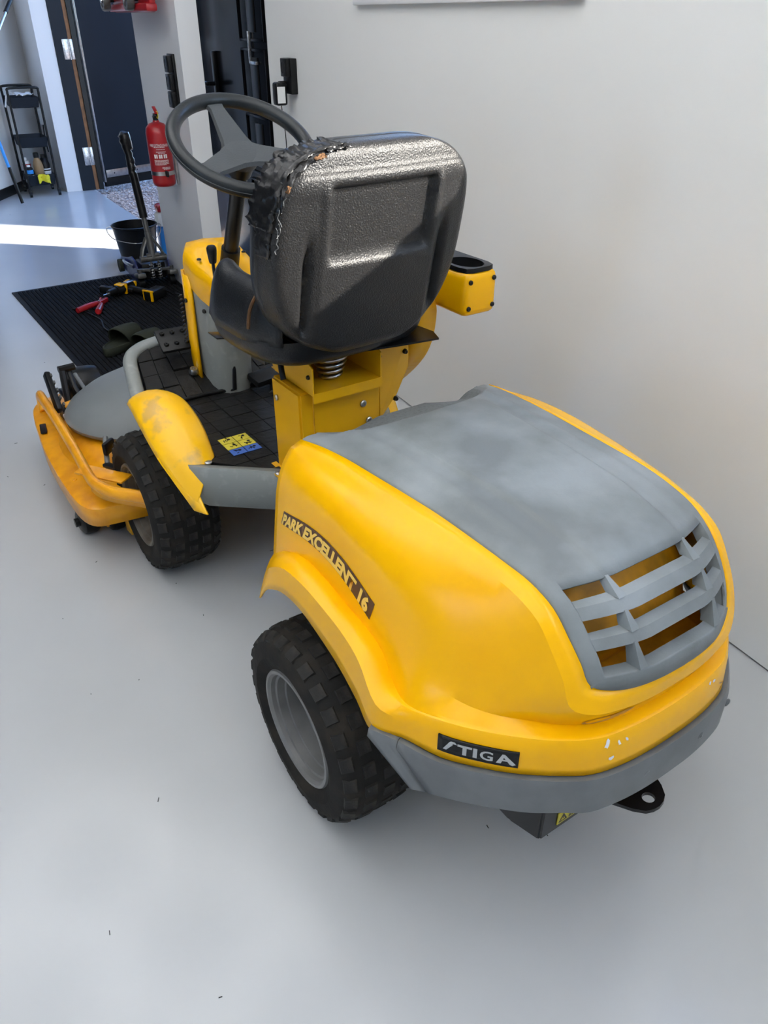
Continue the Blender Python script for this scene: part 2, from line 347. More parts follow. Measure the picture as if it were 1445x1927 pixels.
# ---- hood: half curves from front (station 0) to rear centre (station 16)
A = [(.185,.224,.632),(.12,.216,.642),(.05,.209,.648),(-.02,.204,.6505),(-.10,.197,.652),(-.18,.191,.653),(-.26,.187,.651),(-.32,.181,.645),(-.365,.174,.636),(-.405,.167,.615),(-.435,.163,.583),(-.458,.157,.55),(-.473,.149,.518),(-.488,.122,.507),(-.501,.087,.505),(-.508,.045,.505),(-.510,0,.505)]
B = [(.185,.247,.622),(.12,.239,.631),(.05,.234,.637),(-.02,.232,.639),(-.10,.228,.6395),(-.18,.222,.640),(-.26,.214,.638),(-.32,.204,.633),(-.365,.198,.624),(-.405,.193,.604),(-.435,.189,.566),(-.457,.185,.53),(-.472,.180,.492),(-.490,.148,.476),(-.502,.10,.472),(-.508,.05,.47),(-.509,0,.47)]
Mi = [(.185,.272,.58),(.12,.275,.607),(.05,.276,.617),(-.03,.275,.617),(-.10,.272,.612),(-.17,.268,.605),(-.24,.262,.59),(-.30,.255,.565),(-.345,.247,.54),(-.382,.236,.515),(-.412,.222,.495),(-.437,.207,.48),(-.460,.178,.462),(-.483,.138,.457),(-.494,.088,.454),(-.498,.04,.453),(-.499,0,.453)]
C = [(.185,.285,.525),(.12,.291,.55),(.05,.291,.565),(-.03,.291,.562),(-.09,.29,.558),(-.15,.289,.55),(-.20,.287,.537),(-.25,.287,.50),(-.30,.288,.468),(-.345,.275,.455),(-.39,.248,.450),(-.427,.203,.441),(-.455,.168,.437),(-.478,.128,.436),(-.490,.083,.436),(-.494,.04,.436),(-.495,0,.436)]
Q1 = [(.185,.300,.405),(.12,.304,.452),(.05,.304,.480),(-.02,.303,.481),(-.09,.303,.471),(-.15,.304,.466),(-.20,.305,.452),(-.245,.312,.418),(-.292,.318,.420),(-.352,.298,.433),(-.40,.262,.434),(-.443,.219,.434),(-.472,.183,.433),(-.497,.137,.433),(-.507,.085,.433),(-.511,.04,.433),(-.512,0,.433)]
Q2 = [(.182,.326,.362),(.118,.340,.430),(.05,.343,.470),(-.02,.343,.479),(-.09,.343,.474),(-.15,.345,.468),(-.20,.348,.452),(-.255,.354,.412),(-.294,.333,.402),(-.357,.306,.414),(-.405,.270,.415),(-.446,.230,.415),(-.477,.189,.414),(-.502,.145,.414),(-.514,.095,.414),(-.519,.045,.414),(-.520,0,.414)]
Pb = [(.172,.345,.325),(.130,.347,.374),(.06,.348,.415),(-.01,.348,.424),(-.08,.348,.410),(-.14,.349,.393),(-.195,.351,.368),(-.250,.358,.352),(-.296,.336,.368),(-.358,.310,.368),(-.405,.274,.368),(-.445,.235,.368),(-.479,.191,.368),(-.505,.148,.368),(-.517,.098,.368),(-.522,.048,.368),(-.523,0,.368)]
K = 4
def U(curve): return catmull(curve, K)                       # half curve, len 16*K+1
def full(h): return h + [Vector((p.x, -p.y, p.z)) for p in h[-2::-1]]
hA, hB, hM, hC, hR, hQ, hP = map(U, (A, B, Mi, C, Q1, Q2, Pb)); NS = len(hA)
rows = []
def lerp(a, b, t): return [p.lerp(q, t) for p, q in zip(a, b)]
rows += [hA, lerp(hA, hB, .5), hB]
for t in (.12, .25, .4, .55, .7, .85):                       # bulging flank between the shoulder and the flare line
    r = []
    for p, q, s in zip(hB, hM, hC):
        c = q*2-(p+s)*.5; r.append(p*(1-t)**2+c*2*t*(1-t)+s*t*t)
    rows.append(r)
rows += [hC, lerp(hC, hR, .3), lerp(hC, hR, .6), lerp(hC, hR, .85), hR]
for t in (.3, .6, .85): rows.append([p.lerp(q, t)+Vector((0, 0, .006*math.sin(math.pi*t))) for p, q in zip(hR, hQ)])
rows += [hQ, lerp(hQ, hP, .35), lerp(hQ, hP, .7), hP]
bm = bmesh.new(); add_grid(bm, [full(r) for r in rows])
hood = obj('hood_shell', bm, 'yellow', mow, 26)
if sum(p.normal.z for p in hood.data.polygons) < 0: hood.data.flip_normals()
dg = bpy.context.evaluated_depsgraph_get(); HB = BVHTree.FromObject(hood, dg)
solid(hood, .004)
def on_hood(p, d, off=.0012):
    h = HB.ray_cast(Vector(p)-Vector(d).normalized()*.25, Vector(d).normalized())
    if h[0] is None: return Vector(p)
    n = h[1]; 
    if n.dot(Vector(d)) > 0: n = -n
    return h[0]+n*off
# ---- grey top cover with louvred grille
hw = [p.y for p in hA]
def sm_(q): q = max(0, min(1, q)); return q*q*(3-2*q)
def cov(s, t):                                               # s: station 0..12, t: -1..1
    f = min(max(s, 0), 12)*K; i = int(f); i = min(i, NS-2); a = hA[i].lerp(hA[i+1], f-i)
    k = 1-abs(t)**2.2; rear = max(0, min(1, (s-4)/6)); rear = rear*rear*(3-2*rear); k = k*(1-rear)+rear*(1-(max(0, abs(t)-.36)/.64)**1.45)
    x = a.x - .036*rear*k; z = a.z + (.016*(1-rear)+.008*rear)*k + .004
    if s < 4: z += .010*math.exp(-((abs(t)-.62)/.16)**2)*(1-s/4)*0  # plain
    # scoop at the front: the cover dips between two shoulders
    x0 = .165 - .075*math.sqrt(max(0, 1-(abs(t)/.86)**2)) if abs(t) < .86 else .3
    if abs(t) < .86 and x > x0:
        d = (x-x0); q_ = min(1, (.86-abs(t))/.22); z -= .004*min(1, d/.012)+(.16*d+.05*max(0, abs(t)-.25)*d/.09)*q_
    elif x > .12: z -= (x-.12)**2*3.0*(1-abs(t)**4)+.0
    # centre plateau with a soft crease on each side, running back to the grille fins
    z += .0055*sm_((.62-.016*s-abs(t))/.05)*(1-max(0, min(1, (s-7.6)/1)))*min(1, max(0, (s-1.2)))
    z += .004*math.exp(-((abs(t)-.72)/.06)**2)*(1-rear)
    e = (1-abs(t)); 
    if e < .09: z -= .006*(1-e/.09)**2
    return Vector((x, a.y*t, z))
SL0, SL1 = 8.55, 11.75                                        # grille extent along the stations
TIP = .86
ts = sorted(set([-1+2*i/80 for i in range(81)]+[-TIP, TIP]))
ss = [i*.07 for i in range(30)]+[2.1+i*.32 for i in range(25)]; ss = [s for s in ss if s < SL0-.1]+[SL0]+[SL0+(SL1-SL0)*i/8 for i in range(1, 9)]+[11.88, 12.0]
bm = bmesh.new(); V = [[bm.verts.new(cov(s, t)) for t in ts] for s in ss]
lip = [bm.verts.new(cov(0, t)+Vector((.005, 0, -.03))) for t in ts]
for i in range(len(ts)-1): bm.faces.new([lip[i], lip[i+1], V[0][i+1], V[0][i]])
tail = []
for t in ts:                                                  # rounded bottom edge of the cover
    pass
def closest_bottom(t):
    tt = t; f = (12+4*(1-abs(tt)))*K; i = min(int(f), NS-2); a = hA[i].lerp(hA[i+1], f-i); return Vector((a.x-.002, a.y*(1 if t >= 0 else -1), a.z+.001))
V.append([bm.verts.new(closest_bottom(t)) for t in ts]); ss.append(13)
for j in range(len(ss)-1):
    for i in range(len(ts)-1):
        sm, tmid = (ss[j]+ss[j+1])/2, (ts[i]+ts[i+1])/2
        if SL0 < sm < SL1 and abs(tmid) < TIP: continue
        bm.faces.new([V[j][i], V[j][i+1], V[j+1][i+1], V[j+1][i]])
cover = obj('hood_cover', bm, 'cover', mow, 30)
if sum(p.normal.z for p in cover.data.polygons) < 0: cover.data.flip_normals()
solid(cover, .005)
# the speckled scoop at the front has its shade painted in as a darker, rougher material
cover.data.materials.append(M['scoop_shade'])
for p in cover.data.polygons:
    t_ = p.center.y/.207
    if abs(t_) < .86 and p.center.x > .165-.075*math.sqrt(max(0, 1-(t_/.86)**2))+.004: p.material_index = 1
# louvres: L-shaped slats following the bowed face
SLOT = [SL0, SL0+1.09, SL0+2.16, SL1]
def slat(k):
    s_out = SLOT[k+1]; s_top = s_out-.42; bm = bmesh.new(); secs = []
    for i in range(25):
        t = -TIP+2*TIP*i/24; o_b = cov(s_out, t); o_t = cov(s_top, t); inn = Vector((.017*(1-.3*abs(t)**3), 0, .001))
        secs.append([o_t, o_b, o_b+Vector((.004, 0, .001)), o_t+Vector((.004, 0, -.004)), o_t+inn+Vector((0, 0, -.004)), o_t+inn])
    Vv = [[bm.verts.new(p) for p in s] for s in secs]
    for a, b in zip(Vv, Vv[1:]):
        for q in range(6): bm.faces.new([a[q], a[(q+1) % 6], b[(q+1) % 6], b[q]])
    bm.faces.new(Vv[0]); bm.faces.new(Vv[-1][::-1]); return obj('louvre_slat', bm, 'cover', cover, 30)
for k in range(2): slat(k)
bm = bmesh.new(); secs = []                                   # shelf along the bottom of the grille
for i in range(25):
    t = -TIP+2*TIP*i/24; o = cov(SL1, t); inn = Vector((.018, 0, .001)); secs.append([o, o+Vector((0, 0, -.005)), o+inn+Vector((0, 0, -.005)), o+inn])
Vv = [[bm.verts.new(p) for p in s] for s in secs]
for a, b in zip(Vv, Vv[1:]):
    for q in range(4): bm.faces.new([a[q], a[(q+1) % 4], b[(q+1) % 4], b[q]])
bm.faces.new(Vv[0]); bm.faces.new(Vv[-1][::-1]); obj('louvre_shelf', bm, 'cover', cover, 30)
for k in range(3):                                            # two fins bridge each slot
    for sg in (-1, 1):
        t = sg*(.47, .49, .52)[k]; s0, s1 = SLOT[k]-.05, (SLOT[k+1]-.42 if k < 2 else SL1)
        a, b = cov(s0, t), cov(s1, t); w = .0035; bm = bmesh.new()
        pr = [a+Vector((-.001, 0, 0)), b+Vector((-.002, 0, .001)), b+Vector((.020, 0, 0)), a+Vector((.014, 0, -.004))]
        wd = [.0028, .0075, .0105, .004]
        L_ = [bm.verts.new(p+Vector((0, x, 0))) for p, x in zip(pr, wd)]; R_ = [bm.verts.new(p-Vector((0, x, 0))) for p, x in zip(pr, wd)]
        bm.faces.new(L_); bm.faces.new(R_[::-1])
        for q in range(4): bm.faces.new([L_[q], L_[(q+1) % 4], R_[(q+1) % 4], R_[q]])
        obj('grille_fin', bm, 'cover', cover, 30)
for sg in (-1, 1):                                            # slanted cheeks closing the slot ends
    bm = bmesh.new(); r0 = []; r1 = []
    for i in range(13):
        s = SL0+(SL1-SL0)*i/12; p = cov(s, sg*TIP); r0.append(p); r1.append(p+Vector((.020, -sg*.008, -.004)))
    add_grid(bm, [r0, r1]); obj('grille_cheek', bm, 'cover', cover, 30)
# inner hood panel seen through the grille, engine block
bm = bmesh.new(); add_grid(bm, [[(cov(s, t)+Vector((.075, 0, -.02))) for t in (-1, -.5, 0, .5, 1)] for s in (6.5, 8, 9, 10, 11, 12)]+[[Vector((-.40, .17*t, .44)) for t in (-1, -.5, 0, .5, 1)], [Vector((-.46, .17*t, .43)) for t in (-1, -.5, 0, .5, 1)]]); obj('inner_hood_panel', bm, 'yellow_dark', mow, 60)
prism('inner_gap_plate', [(-.48, -.09), (-.44, -.19), (-.36, -.26), (-.05, -.27), (-.05, .27), (-.36, .26), (-.44, .19), (-.48, .09)], .006, 'yellow_dark', mow, Matrix.Translation((0, 0, .402)))  # plate added to cover the see-through gap below the inner panel
box('engine_block', (.50, .34, .34), (-.12, 0, .38), 'black', mow, bev=.02)
# ---- rear bumper
G = [(-.338,.343),(-.357,.326),(-.403,.288),(-.440,.252),(-.467,.222),(-.492,.185),(-.514,.15),(-.525,.10),(-.530,.05),(-.531,0)]
def bump_rows(i0, i1):
    Fp = Pb[7:]; out = []
    for q in range(5):
        pts = []
        for i in range(len(Fp)):
            a = Vector(Fp[i]); p, n_ = Vector(Fp[max(i-1, 0)]), Vector(Fp[min(i+1, len(Fp)-1)]); d = (n_-p); nn = Vector((d.y, -d.x, 0)).normalized()
            if nn.y < 0 and i < 9: nn = -nn
            if i == 9: nn = Vector((-1, 0, 0))
            g_ = Vector((G[i][0], G[i][1], .300))
            zt = a.z if i > 0 else .366
            pts.append([Vector((a.x, a.y, zt-.001))-nn*.006, Vector((a.x, a.y, zt-.002))+nn*.008, Vector((a.x, a.y, zt-.014))+nn*.0125, g_+nn*.004, g_-nn*.012][q])
        out.append(catmull(pts, 4)[i0*4:i1*4+1])
    return out
def bumper(name, i0, i1, both):
    rws = bump_rows(i0, i1); bm = bmesh.new()
    if both: add_grid(bm, [r+[Vector((p.x, -p.y, p.z)) for p in r[-2::-1]] for r in rws])
    else: add_grid(bm, rws)
    return bm
bmp = obj('bumper', bumper('bumper', 1, 9, True), 'bumper', mow, 50); solid(bmp, .004)
for sg in (1, -1):
    bm = bumper('e', 0, 1, False)
    for v in bm.verts: v.co.x += .0015; v.co.y *= sg
    solid(obj('bumper_end', bm, 'bumper', mow, 50), .004)
for yy in (.055, -.07, -.165): bolt('bumper_bolt', (-.531 if abs(yy) < .1 else -.512, yy, .335), (-1, 0, -.1), .0075, 'bumper', bmp, .003)
# ---- badge on the rear corner and the model stripe
bn = Vector((-.667, .745, 0)); bp0, bp1 = Vector((-.3505, .3065, 0)), Vector((-.440, .232, 0))
def badge(a, b, off):
    p = bp0.lerp(bp1, a); z = .384+.029*b - .002*a; return on_hood((p.x, p.y, z), -bn, off)
bm = bmesh.new(); add_grid(bm, [[badge(i/14, j/4, .003) for i in range(15)] for j in range(5)]); bdg = solid(obj('badge', bm, 'black', mow, 60), .003)
bdg['label'] = 'black rectangular badge with silver letters'
def bl(p): return badge(p.x, p.y, .0036)
def letter(name, polys):
    bm = bmesh.new()
    for poly in polys:
        f = bm.faces.new([bm.verts.new((x, y, 0)) for x, y in poly])
    bmesh.ops.triangulate(bm, faces=bm.faces); bmesh.ops.subdivide_edges(bm, edges=bm.edges, cuts=2, use_grid_fill=True)
    for v in bm.verts: v.co = bl(v.co)
    obj(name, bm, 'silver', bdg, 0)
letter('letter', [[(.07,.22),(.115,.22),(.19,.62),(.19,.72),(.245,.72),(.215,.86),(.17,.86),(.15,.78)]])
def font_letter(ch, x0, w, h=.60, y0=.19):
    me = text_mesh(ch, 1.0, .02); xs = [v.co.x for v in me.vertices]; ys = [v.co.y for v in me.vertices]
    bm = bmesh.new(); bm.from_mesh(me); bpy.data.meshes.remove(me)
    for v in bm.verts: v.co = bl(Vector((x0+(v.co.x-min(xs))/(max(xs)-min(xs))*w, y0+(v.co.y-min(ys))/(max(ys)-min(ys))*h, 0)))
    obj('letter', bm, 'silver', bdg, 0)
letter('letter', [[(.25,.80),(.25,.66),(.43,.66),(.43,.80)], [(.315,.66),(.315,.18),(.365,.18),(.365,.66)]])
letter('letter', [[(.445,.80),(.445,.18),(.495,.18),(.495,.80)]])
font_letter('G', .53, .16)
letter('letter', [[(.73,.18),(.79,.18),(.83,.74),(.80,.80)], [(.80,.80),(.83,.80),(.97,.22),(.93,.12),(.90,.18),(.80,.70)], [(.76,.36),(.87,.36),(.87,.46),(.77,.46)]])
# white paint scuffs, a tan worn patch and scratches on the rear band
def scuff(name, y, z, w, h, m, seed, rot=0):
    q = random.Random(seed); bm = bmesh.new(); ring_ = []
    for k in range(11):
        a_ = 2*math.pi*k/11; rr_ = q.uniform(.6, 1.15); u_, v_ = w*rr_*math.cos(a_), h*rr_*math.sin(a_)
        ring_.append(on_hood((-.50, y+u_*math.cos(rot)-v_*math.sin(rot), z+u_*math.sin(rot)+v_*math.cos(rot)), (1, -.25, -.35), .0009))
    c_ = bm.verts.new(sum(ring_, Vector())/11); rv_ = [bm.verts.new(p) for p in ring_]
    for k in range(11): bm.faces.new([c_, rv_[k], rv_[(k+1) % 11]])
    obj(name, bm, m, hood, 0)
scuff('paint_scuff', .128, .419, .004, .010, 'white', 1, .3); scuff('paint_scuff', .118, .388, .0045, .0045, 'white', 2); scuff('paint_scuff', .107, .413, .0025, .006, 'white', 3, -.4)
scuff('paint_scuff', .094, .414, .0022, .005, 'white', 4, -.5); scuff('paint_scuff', -.092, .418, .003, .003, 'white', 5); scuff('paint_scuff', -.104, .416, .004, .0032, 'white', 6)
scuff('paint_scuff', -.15, .478, .0022, .0022, 'white', 7); scuff('scratch', -.135, .392, .014, .0007, 'brown', 8, .5); scuff('scratch', -.14, .382, .012, .0007, 'brown', 9, -.1); scuff('scratch', -.15, .41, .008, .0007, 'brown', 10, .2)
scuff('worn_patch', .122, .4535, .040, .0085, 'worn', 12); scuff('worn_patch', .09, .452, .030, .006, 'worn', 13)
def stripe(a, b, off):
    TL, TR, BL, BR = (.136,.527), (-.165,.5165), (.149,.492), (-.158,.480)  # stripe corners worked out beforehand from image pixels
    x = (TL[0]*(1-a)+TR[0]*a)*b+(BL[0]*(1-a)+BR[0]*a)*(1-b); z = (TL[1]*(1-a)+TR[1]*a)*b+(BL[1]*(1-a)+BR[1]*a)*(1-b)
    z += .030*math.sin(math.pi*a)*1.0
    return on_hood((x, .35, z), (0, -1, 0), off)
bm = bmesh.new(); add_grid(bm, [[stripe(i/40, .1+.9*j/3, .0008) for i in range(41)] for j in range(4)]); stp = obj('model_stripe', bm, 'brown', mow, 0); stp['label'] = 'worn brown model stripe with yellow lettering'
text('lettering', 'PARK EXCELLENT 16', 1, 'lettery', stp, None, .055, 1.0, lambda p: stripe(.015+p.x*.95, .18+p.y*.92, .0014))
# ---- wheels
def tyre_profile(w, Rr, ri):
    h = w/2
    return [(ri, -h*.78), (ri+.012, -h*.9), (ri+.035, -h), (Rr-.05, -h*1.0), (Rr-.022, -h*.95), (Rr-.008, -h*.82), (Rr, -h*.5), (Rr+.002, 0), (Rr, h*.5), (Rr-.008, h*.82), (Rr-.022, h*.95), (Rr-.05, h), (ri+.035, h), (ri+.012, h*.9), (ri, h*.78)]
def tread_block_bm(L, w, hgt):
    bm = bmesh.new(); p = [(-L/2,-w/2),(L/2,-w/2),(L/2,w/2),(-L/2,w/2)]; q = [(x*.84, y*.84) for x, y in p]
    a = [bm.verts.new((x, y, -.004)) for x, y in p]; b = [bm.verts.new((x, y, hgt)) for x, y in q]
    nt_ = [bm.verts.new((x*.45, y*.45, hgt-.0012)) for x, y in q]
    for i in range(4):
        bm.faces.new([a[i], a[(i+1) % 4], b[(i+1) % 4], b[i]]); bm.faces.new([b[i], b[(i+1) % 4], nt_[(i+1) % 4], nt_[i]])
    bm.faces.new(nt_); return bm
blk = None
def wheel(name, cx, cy, out, blocks, rimmat, N=26, w=.185, Rr=.1965):
    global blk
    mx = Matrix.Translation((cx, cy, WZ)) @ Euler((R(-90)*1, 0, 0)).to_matrix().to_4x4()     # local z -> +y
    ty = rev('tyre', tyre_profile(w, Rr, .112), 'rubber', mow, mx, 52, 35, close=False)
    offs = (-.074, -.038, 0, .038, .074)
    tb = bmesh.new()
    for r_, oy in enumerate(offs):
        for k in range(N):
            a = 2*math.pi*(k+(.5 if r_ % 2 else 0))/N; rad = Rr-(.0095 if abs(oy) > .07 else .0005)
            tilt = (.5 if abs(oy) > .07 else .08 if oy else 0)*(1 if oy > 0 else -1)
            m4 = Matrix.Translation((cx+rad*math.sin(a), cy+oy, WZ+rad*math.cos(a))) @ Euler((0, a, 0)).to_matrix().to_4x4() @ Euler((-tilt, 0, 0)).to_matrix().to_4x4()
            if blocks:
                if blk is None: o = obj('tread_block', tread_block_bm(.030, .0265, .0042), 'block', ty, 30); blk = o.data
                else: o = link('tread_block', blk, None, ty)
                o.matrix_local = m4
            else:
                b2 = tread_block_bm(.030, .0265, .0042); b2.transform(m4); me = bpy.data.meshes.new('q'); b2.to_mesh(me); b2.free(); tb.from_mesh(me); bpy.data.meshes.remove(me)
    if not blocks: o = obj('tread', tb, 'block', ty, 30); o['kind'] = 'stuff'
    else: tb.free()
    s = out
    prof = [(.1185, .076), (.1205, .080), (.1185, .084), (.114, .084), (.110, .079), (.1085, .070), (.104, .068), (.1025, .052), (.0985, .050), (.097, .022), (.092, .018), (.089, .004), (.060, .0), (.055, -.004), (.030, -.004), (0, -.004)]
    rv = [(r, z*s) for r, z in prof]
    rm = rev('rim', rv, rimmat, mow, mx, 48, 24); solid(rm, .003, 0)
    rev('hub_cap', [(.020, -.004*s), (.020, .012*s), (.016, .015*s), (0, .015*s)], rimmat, rm, mx, 20)
wheel('rear', 0, .288, 1, True, 'rim'); wheel('front', .958, .270, 1, True, 'rimdirty')
wheel('rear', 0, -.288, -1, False, 'rim'); wheel('front', .958, -.270, -1, False, 'rimdirty')
cyl('rear_axle', (0, -.25, WZ), (0, .25, WZ), .03, 'blackmetal', mow); cyl('front_axle', (.958, -.24, WZ), (.958, .24, WZ), .028, 'blackmetal', mow)
box('chassis_frame', (1.0, .16, .09), (.42, 0, .235), 'blackmetal', mow, bev=.01)
box('transaxle', (.22, .30, .16), (0, 0, .18), 'blackmetal', mow, bev=.03)
# towing hitch and rear guard
bm = bmesh.new(); outl = [(-.02, -.062), (.036, -.036), (.052, -.024), (.058, -.012), (.060, 0), (.058, .012), (.052, .024), (.036, .036), (-.02, .062)]
hole = [(.038+0.0105*math.cos(2*math.pi*k/16), .0105*math.sin(2*math.pi*k/16)) for k in range(16)]
me = bpy.data.meshes.new('h'); 
def plate_with_hole(bm, outl, hole, z0, z1):
    import mathutils
    def ed(loop): return [bm.edges.new((loop[i], loop[(i+1) % len(loop)])) for i in range(len(loop))]
    lo = []
    for z in (z0, z1):
        a = [bm.verts.new((x, y, z)) for x, y in outl]; b = [bm.verts.new((x, y, z)) for x, y in hole]
        bmesh.ops.triangle_fill(bm, edges=ed(a)+ed(b), use_beauty=True); lo.append((a, b))
    for q in (0, 1):
        a, b = lo[0][q], lo[1][q]
        for i in range(len(a)): bm.faces.new([a[i], a[(i+1) % len(a)], b[(i+1) % len(b)], b[i]])
plate_with_hole(bm, outl, hole, 0, .007)
hit = obj('tow_hitch', bm, 'blackmetal', mow, 30, loc=(-.478, -.002, .205), rot=(R(3), R(-6), R(182)))
box('hitch_arm', (.25, .05, .02), (-.36, 0, .215), 'blackmetal', mow, bev=.004)
gd = prism('rear_guard', [(-.30, .19), (-.40, .19), (-.455, .175), (-.455, .085), (-.40, .08), (-.30, .08)], .12, 'blackmetal', mow, Matrix.Translation((0, 0, .172)), .004)
ws = box('warning_sticker', (.0015, .045, .028), (-.4565, .118, .203), 'stickery', gd, bev=0); ws['label'] = 'small yellow warning sticker with a black triangle'
for yy in (.129, .107):
    bm = bmesh.new(); a = [(-.010, -.010), (.010, -.010), (0, .010)]; b = [(x*.55, y*.55-.002) for x, y in a]
    va = [bm.verts.new((-.4578, yy+x, .203+z)) for x, z in a]; vb = [bm.verts.new((-.4578, yy+x, .203+z)) for x, z in b]
    for i in range(3): bm.faces.new([va[i], va[(i+1) % 3], vb[(i+1) % 3], vb[i]])
    bm.faces.new([bm.verts.new((-.4578, yy+x, .203+z)) for x, z in ((-.001, -.004), (.001, -.004), (.0015, .003), (-.0015, .003))]); obj('warning_triangle', bm, 'black', gd, 0)
# ---- platform
plat = empty('platform'); plat.parent = mow
pz = .355
pol = [(.47, .10), (.655, .262), (1.02, .262), (1.02, -.262), (.655, -.262), (.47, -.10)]
prism('floor_pan', pol, .03, 'blackmetal', plat, Matrix.Translation((0, 0, pz-.012)))
# rubber mat tiles on the flat part (each square a piece) and the cracked mat on the footrest ramp
tile_o = 0; tl = None; g_ = .062
def inside(x, y): return x < 1.02 and abs(y) < .255 and not (x < .66 and abs(y) > .10+(x-.47)*.87-.012) and x > .47
for ix in range(10):
    for iy in range(-4, 5):
        x0, x1, y0, y1 = .47+ix*g_, .47+(ix+1)*g_-.002, (iy-.5)*g_, (iy+.5)*g_-.002
        x1 = min(x1, 1.02)
        if x1-x0 < .01: continue
        cs = [(x0, y0), (x1, y0), (x1, y1), (x0, y1)]
        lim = lambda x: .255 if x > .66 else max(.02, .09+(x-.47)*.87)
        cs = [(x, max(-lim(x), min(lim(x), y))) for x, y in cs]
        if abs(cs[0][1]-cs[3][1]) < .004 and abs(cs[1][1]-cs[2][1]) < .004: continue
        bm = bmesh.new(); add_prism(bm, cs, .006, Matrix.Translation((0, 0, pz+.018+rnd.uniform(0, .0012))))
        obj('mat_tile', bm, 'rubbermat', plat, 0)
def ramp(x): return pz+.026+max(0, (x-1.0))*.36
rp = []
for x in (1.0, 1.08, 1.16, 1.24): rp.append((x, .255-.20*max(0, x-1.02)))
bm = bmesh.new(); add_grid(bm, [[Vector((x, yl*(1-2*j/10), ramp(x)-.006)) for j in range(11)] for x, yl in rp]); solid(obj('footrest_panel', bm, 'blackmetal', plat, 60), .01)
for i in range(4):
    for j in range(4):
        for sg in (1, -1):
            x0, x1 = 1.004+i*.058, 1.004+(i+1)*.058-rnd.uniform(.002, .004); yl0 = .25-.2*max(0, x0-1.02); yl1 = .25-.2*max(0, x1-1.02)
            a0, a1 = j/4, (j+1)/4-.012
            lo = lambda yl, a: sg*(.05+(yl-.05)*a)
            dz = rnd.uniform(.001, .006); bm = bmesh.new()
            q = [(x0+rnd.uniform(-.001, .001), lo(yl0, a0)), (x1, lo(yl1, a0)), (x1, lo(yl1, a1)), (x0, lo(yl0, a1))]
            va = [bm.verts.new((x, y, ramp(x)-.004)) for x, y in q]; vb = [bm.verts.new((x, y, ramp(x)+dz+rnd.uniform(-.001, .001))) for x, y in q]
            bm.faces.new(vb)
            for k in range(4): bm.faces.new([va[k], va[(k+1) % 4], vb[(k+1) % 4], vb[k]])
            obj('mat_tile', bm, 'rubbermat', plat, 0)
tube('ramp_seam', [(1.0, .24, pz+.03), (1.005, .1, pz+.031), (.995, 0, pz+.03), (1.003, -.12, pz+.031), (1.0, -.24, pz+.03)], .006, 'black', plat, 8, 4)
for sg in (1, -1):
    tube('side_trim', [(.93, sg*.288, .365), (1.02, sg*.275, .392), (1.13, sg*.252, .432), (1.20, sg*.232, .457), (1.235, sg*.19, .468), (1.25, sg*.13, .473), (1.255, sg*.07, .475)], .020, 'greytrim', plat, 10, 5, flat=(1, .72))
    # grey skirt panel behind the fender
    bm = bmesh.new(); e0 = [Vector((.625, sg*.292, 0)), Vector((.60, sg*.272, 0)), Vector((.52, sg*.17, 0)), Vector((.43, sg*.07, 0))]
    e0 = [Vector((.655, sg*.292, 0)), Vector((.62, sg*.268, 0)), Vector((.55, sg*.185, 0)), Vector((.47, sg*.09, 0)), Vector((.44, sg*.055, 0))]
    add_grid(bm, [[p+Vector((.018, -sg*.010, .378)) for p in e0], [p+Vector((.004, 0, .380)) for p in e0], [p+Vector((0, 0, .374)) for p in e0], [p+Vector((-.02*(1 if i else 0), 0, .288)) for i, p in enumerate(e0)]])
    solid(obj('skirt_panel', bm, 'greytrim', plat, 30), .004, 0)
    bm = bmesh.new(); add_grid(bm, [catmull([(.715, sg*.3425, .388), (.655, sg*.326, .336), (.62, sg*.309, .293), (.612, sg*.302, .280)], 3), catmull([(.69, sg*.30, .385), (.645, sg*.296, .335), (.605, sg*.290, .292), (.592, sg*.288, .277)], 3), catmull([(.67, sg*.280, .366), (.635, sg*.283, .33), (.592, sg*.284, .295), (.574, sg*.283, .281)], 3)]); solid(obj('fender_tail', bm, 'yellow_worn', mow, 40), .004)
    # fender: outer rim curve, crown, inner edge
    out = [(.95, .322, .425), (.925, .335, .448), (.86, .343, .452), (.79, .346, .428), (.71, .342, .385), (.655, .325, .335), (.62, .308, .292), (.607, .300, .277)]
    inn = [(.955, .235, .418), (.93, .225, .445), (.86, .215, .462), (.79, .212, .455), (.73, .212, .432), (.69, .215, .405), (.66, .218, .378), (.655, .225, .372)]
    o_, i_ = catmull(out, 4), catmull(inn, 4); rws = []
    for t in (0, .06, .15, .3, .5, .7, .85, .95, 1):
        rws.append([p.lerp(q, t)+Vector((0, 0, .030*math.sin(math.pi*min(1, t*1.02))**.6))+Vector((-.012*math.sin(math.pi*t), 0, 0)) for p, q in zip(o_, i_)])
    bm = bmesh.new(); add_grid(bm, [[Vector((p.x, p.y*sg, p.z)) for p in r] for r in rws]); solid(obj('front_fender', bm, 'yellow_worn', mow, 40), .004)
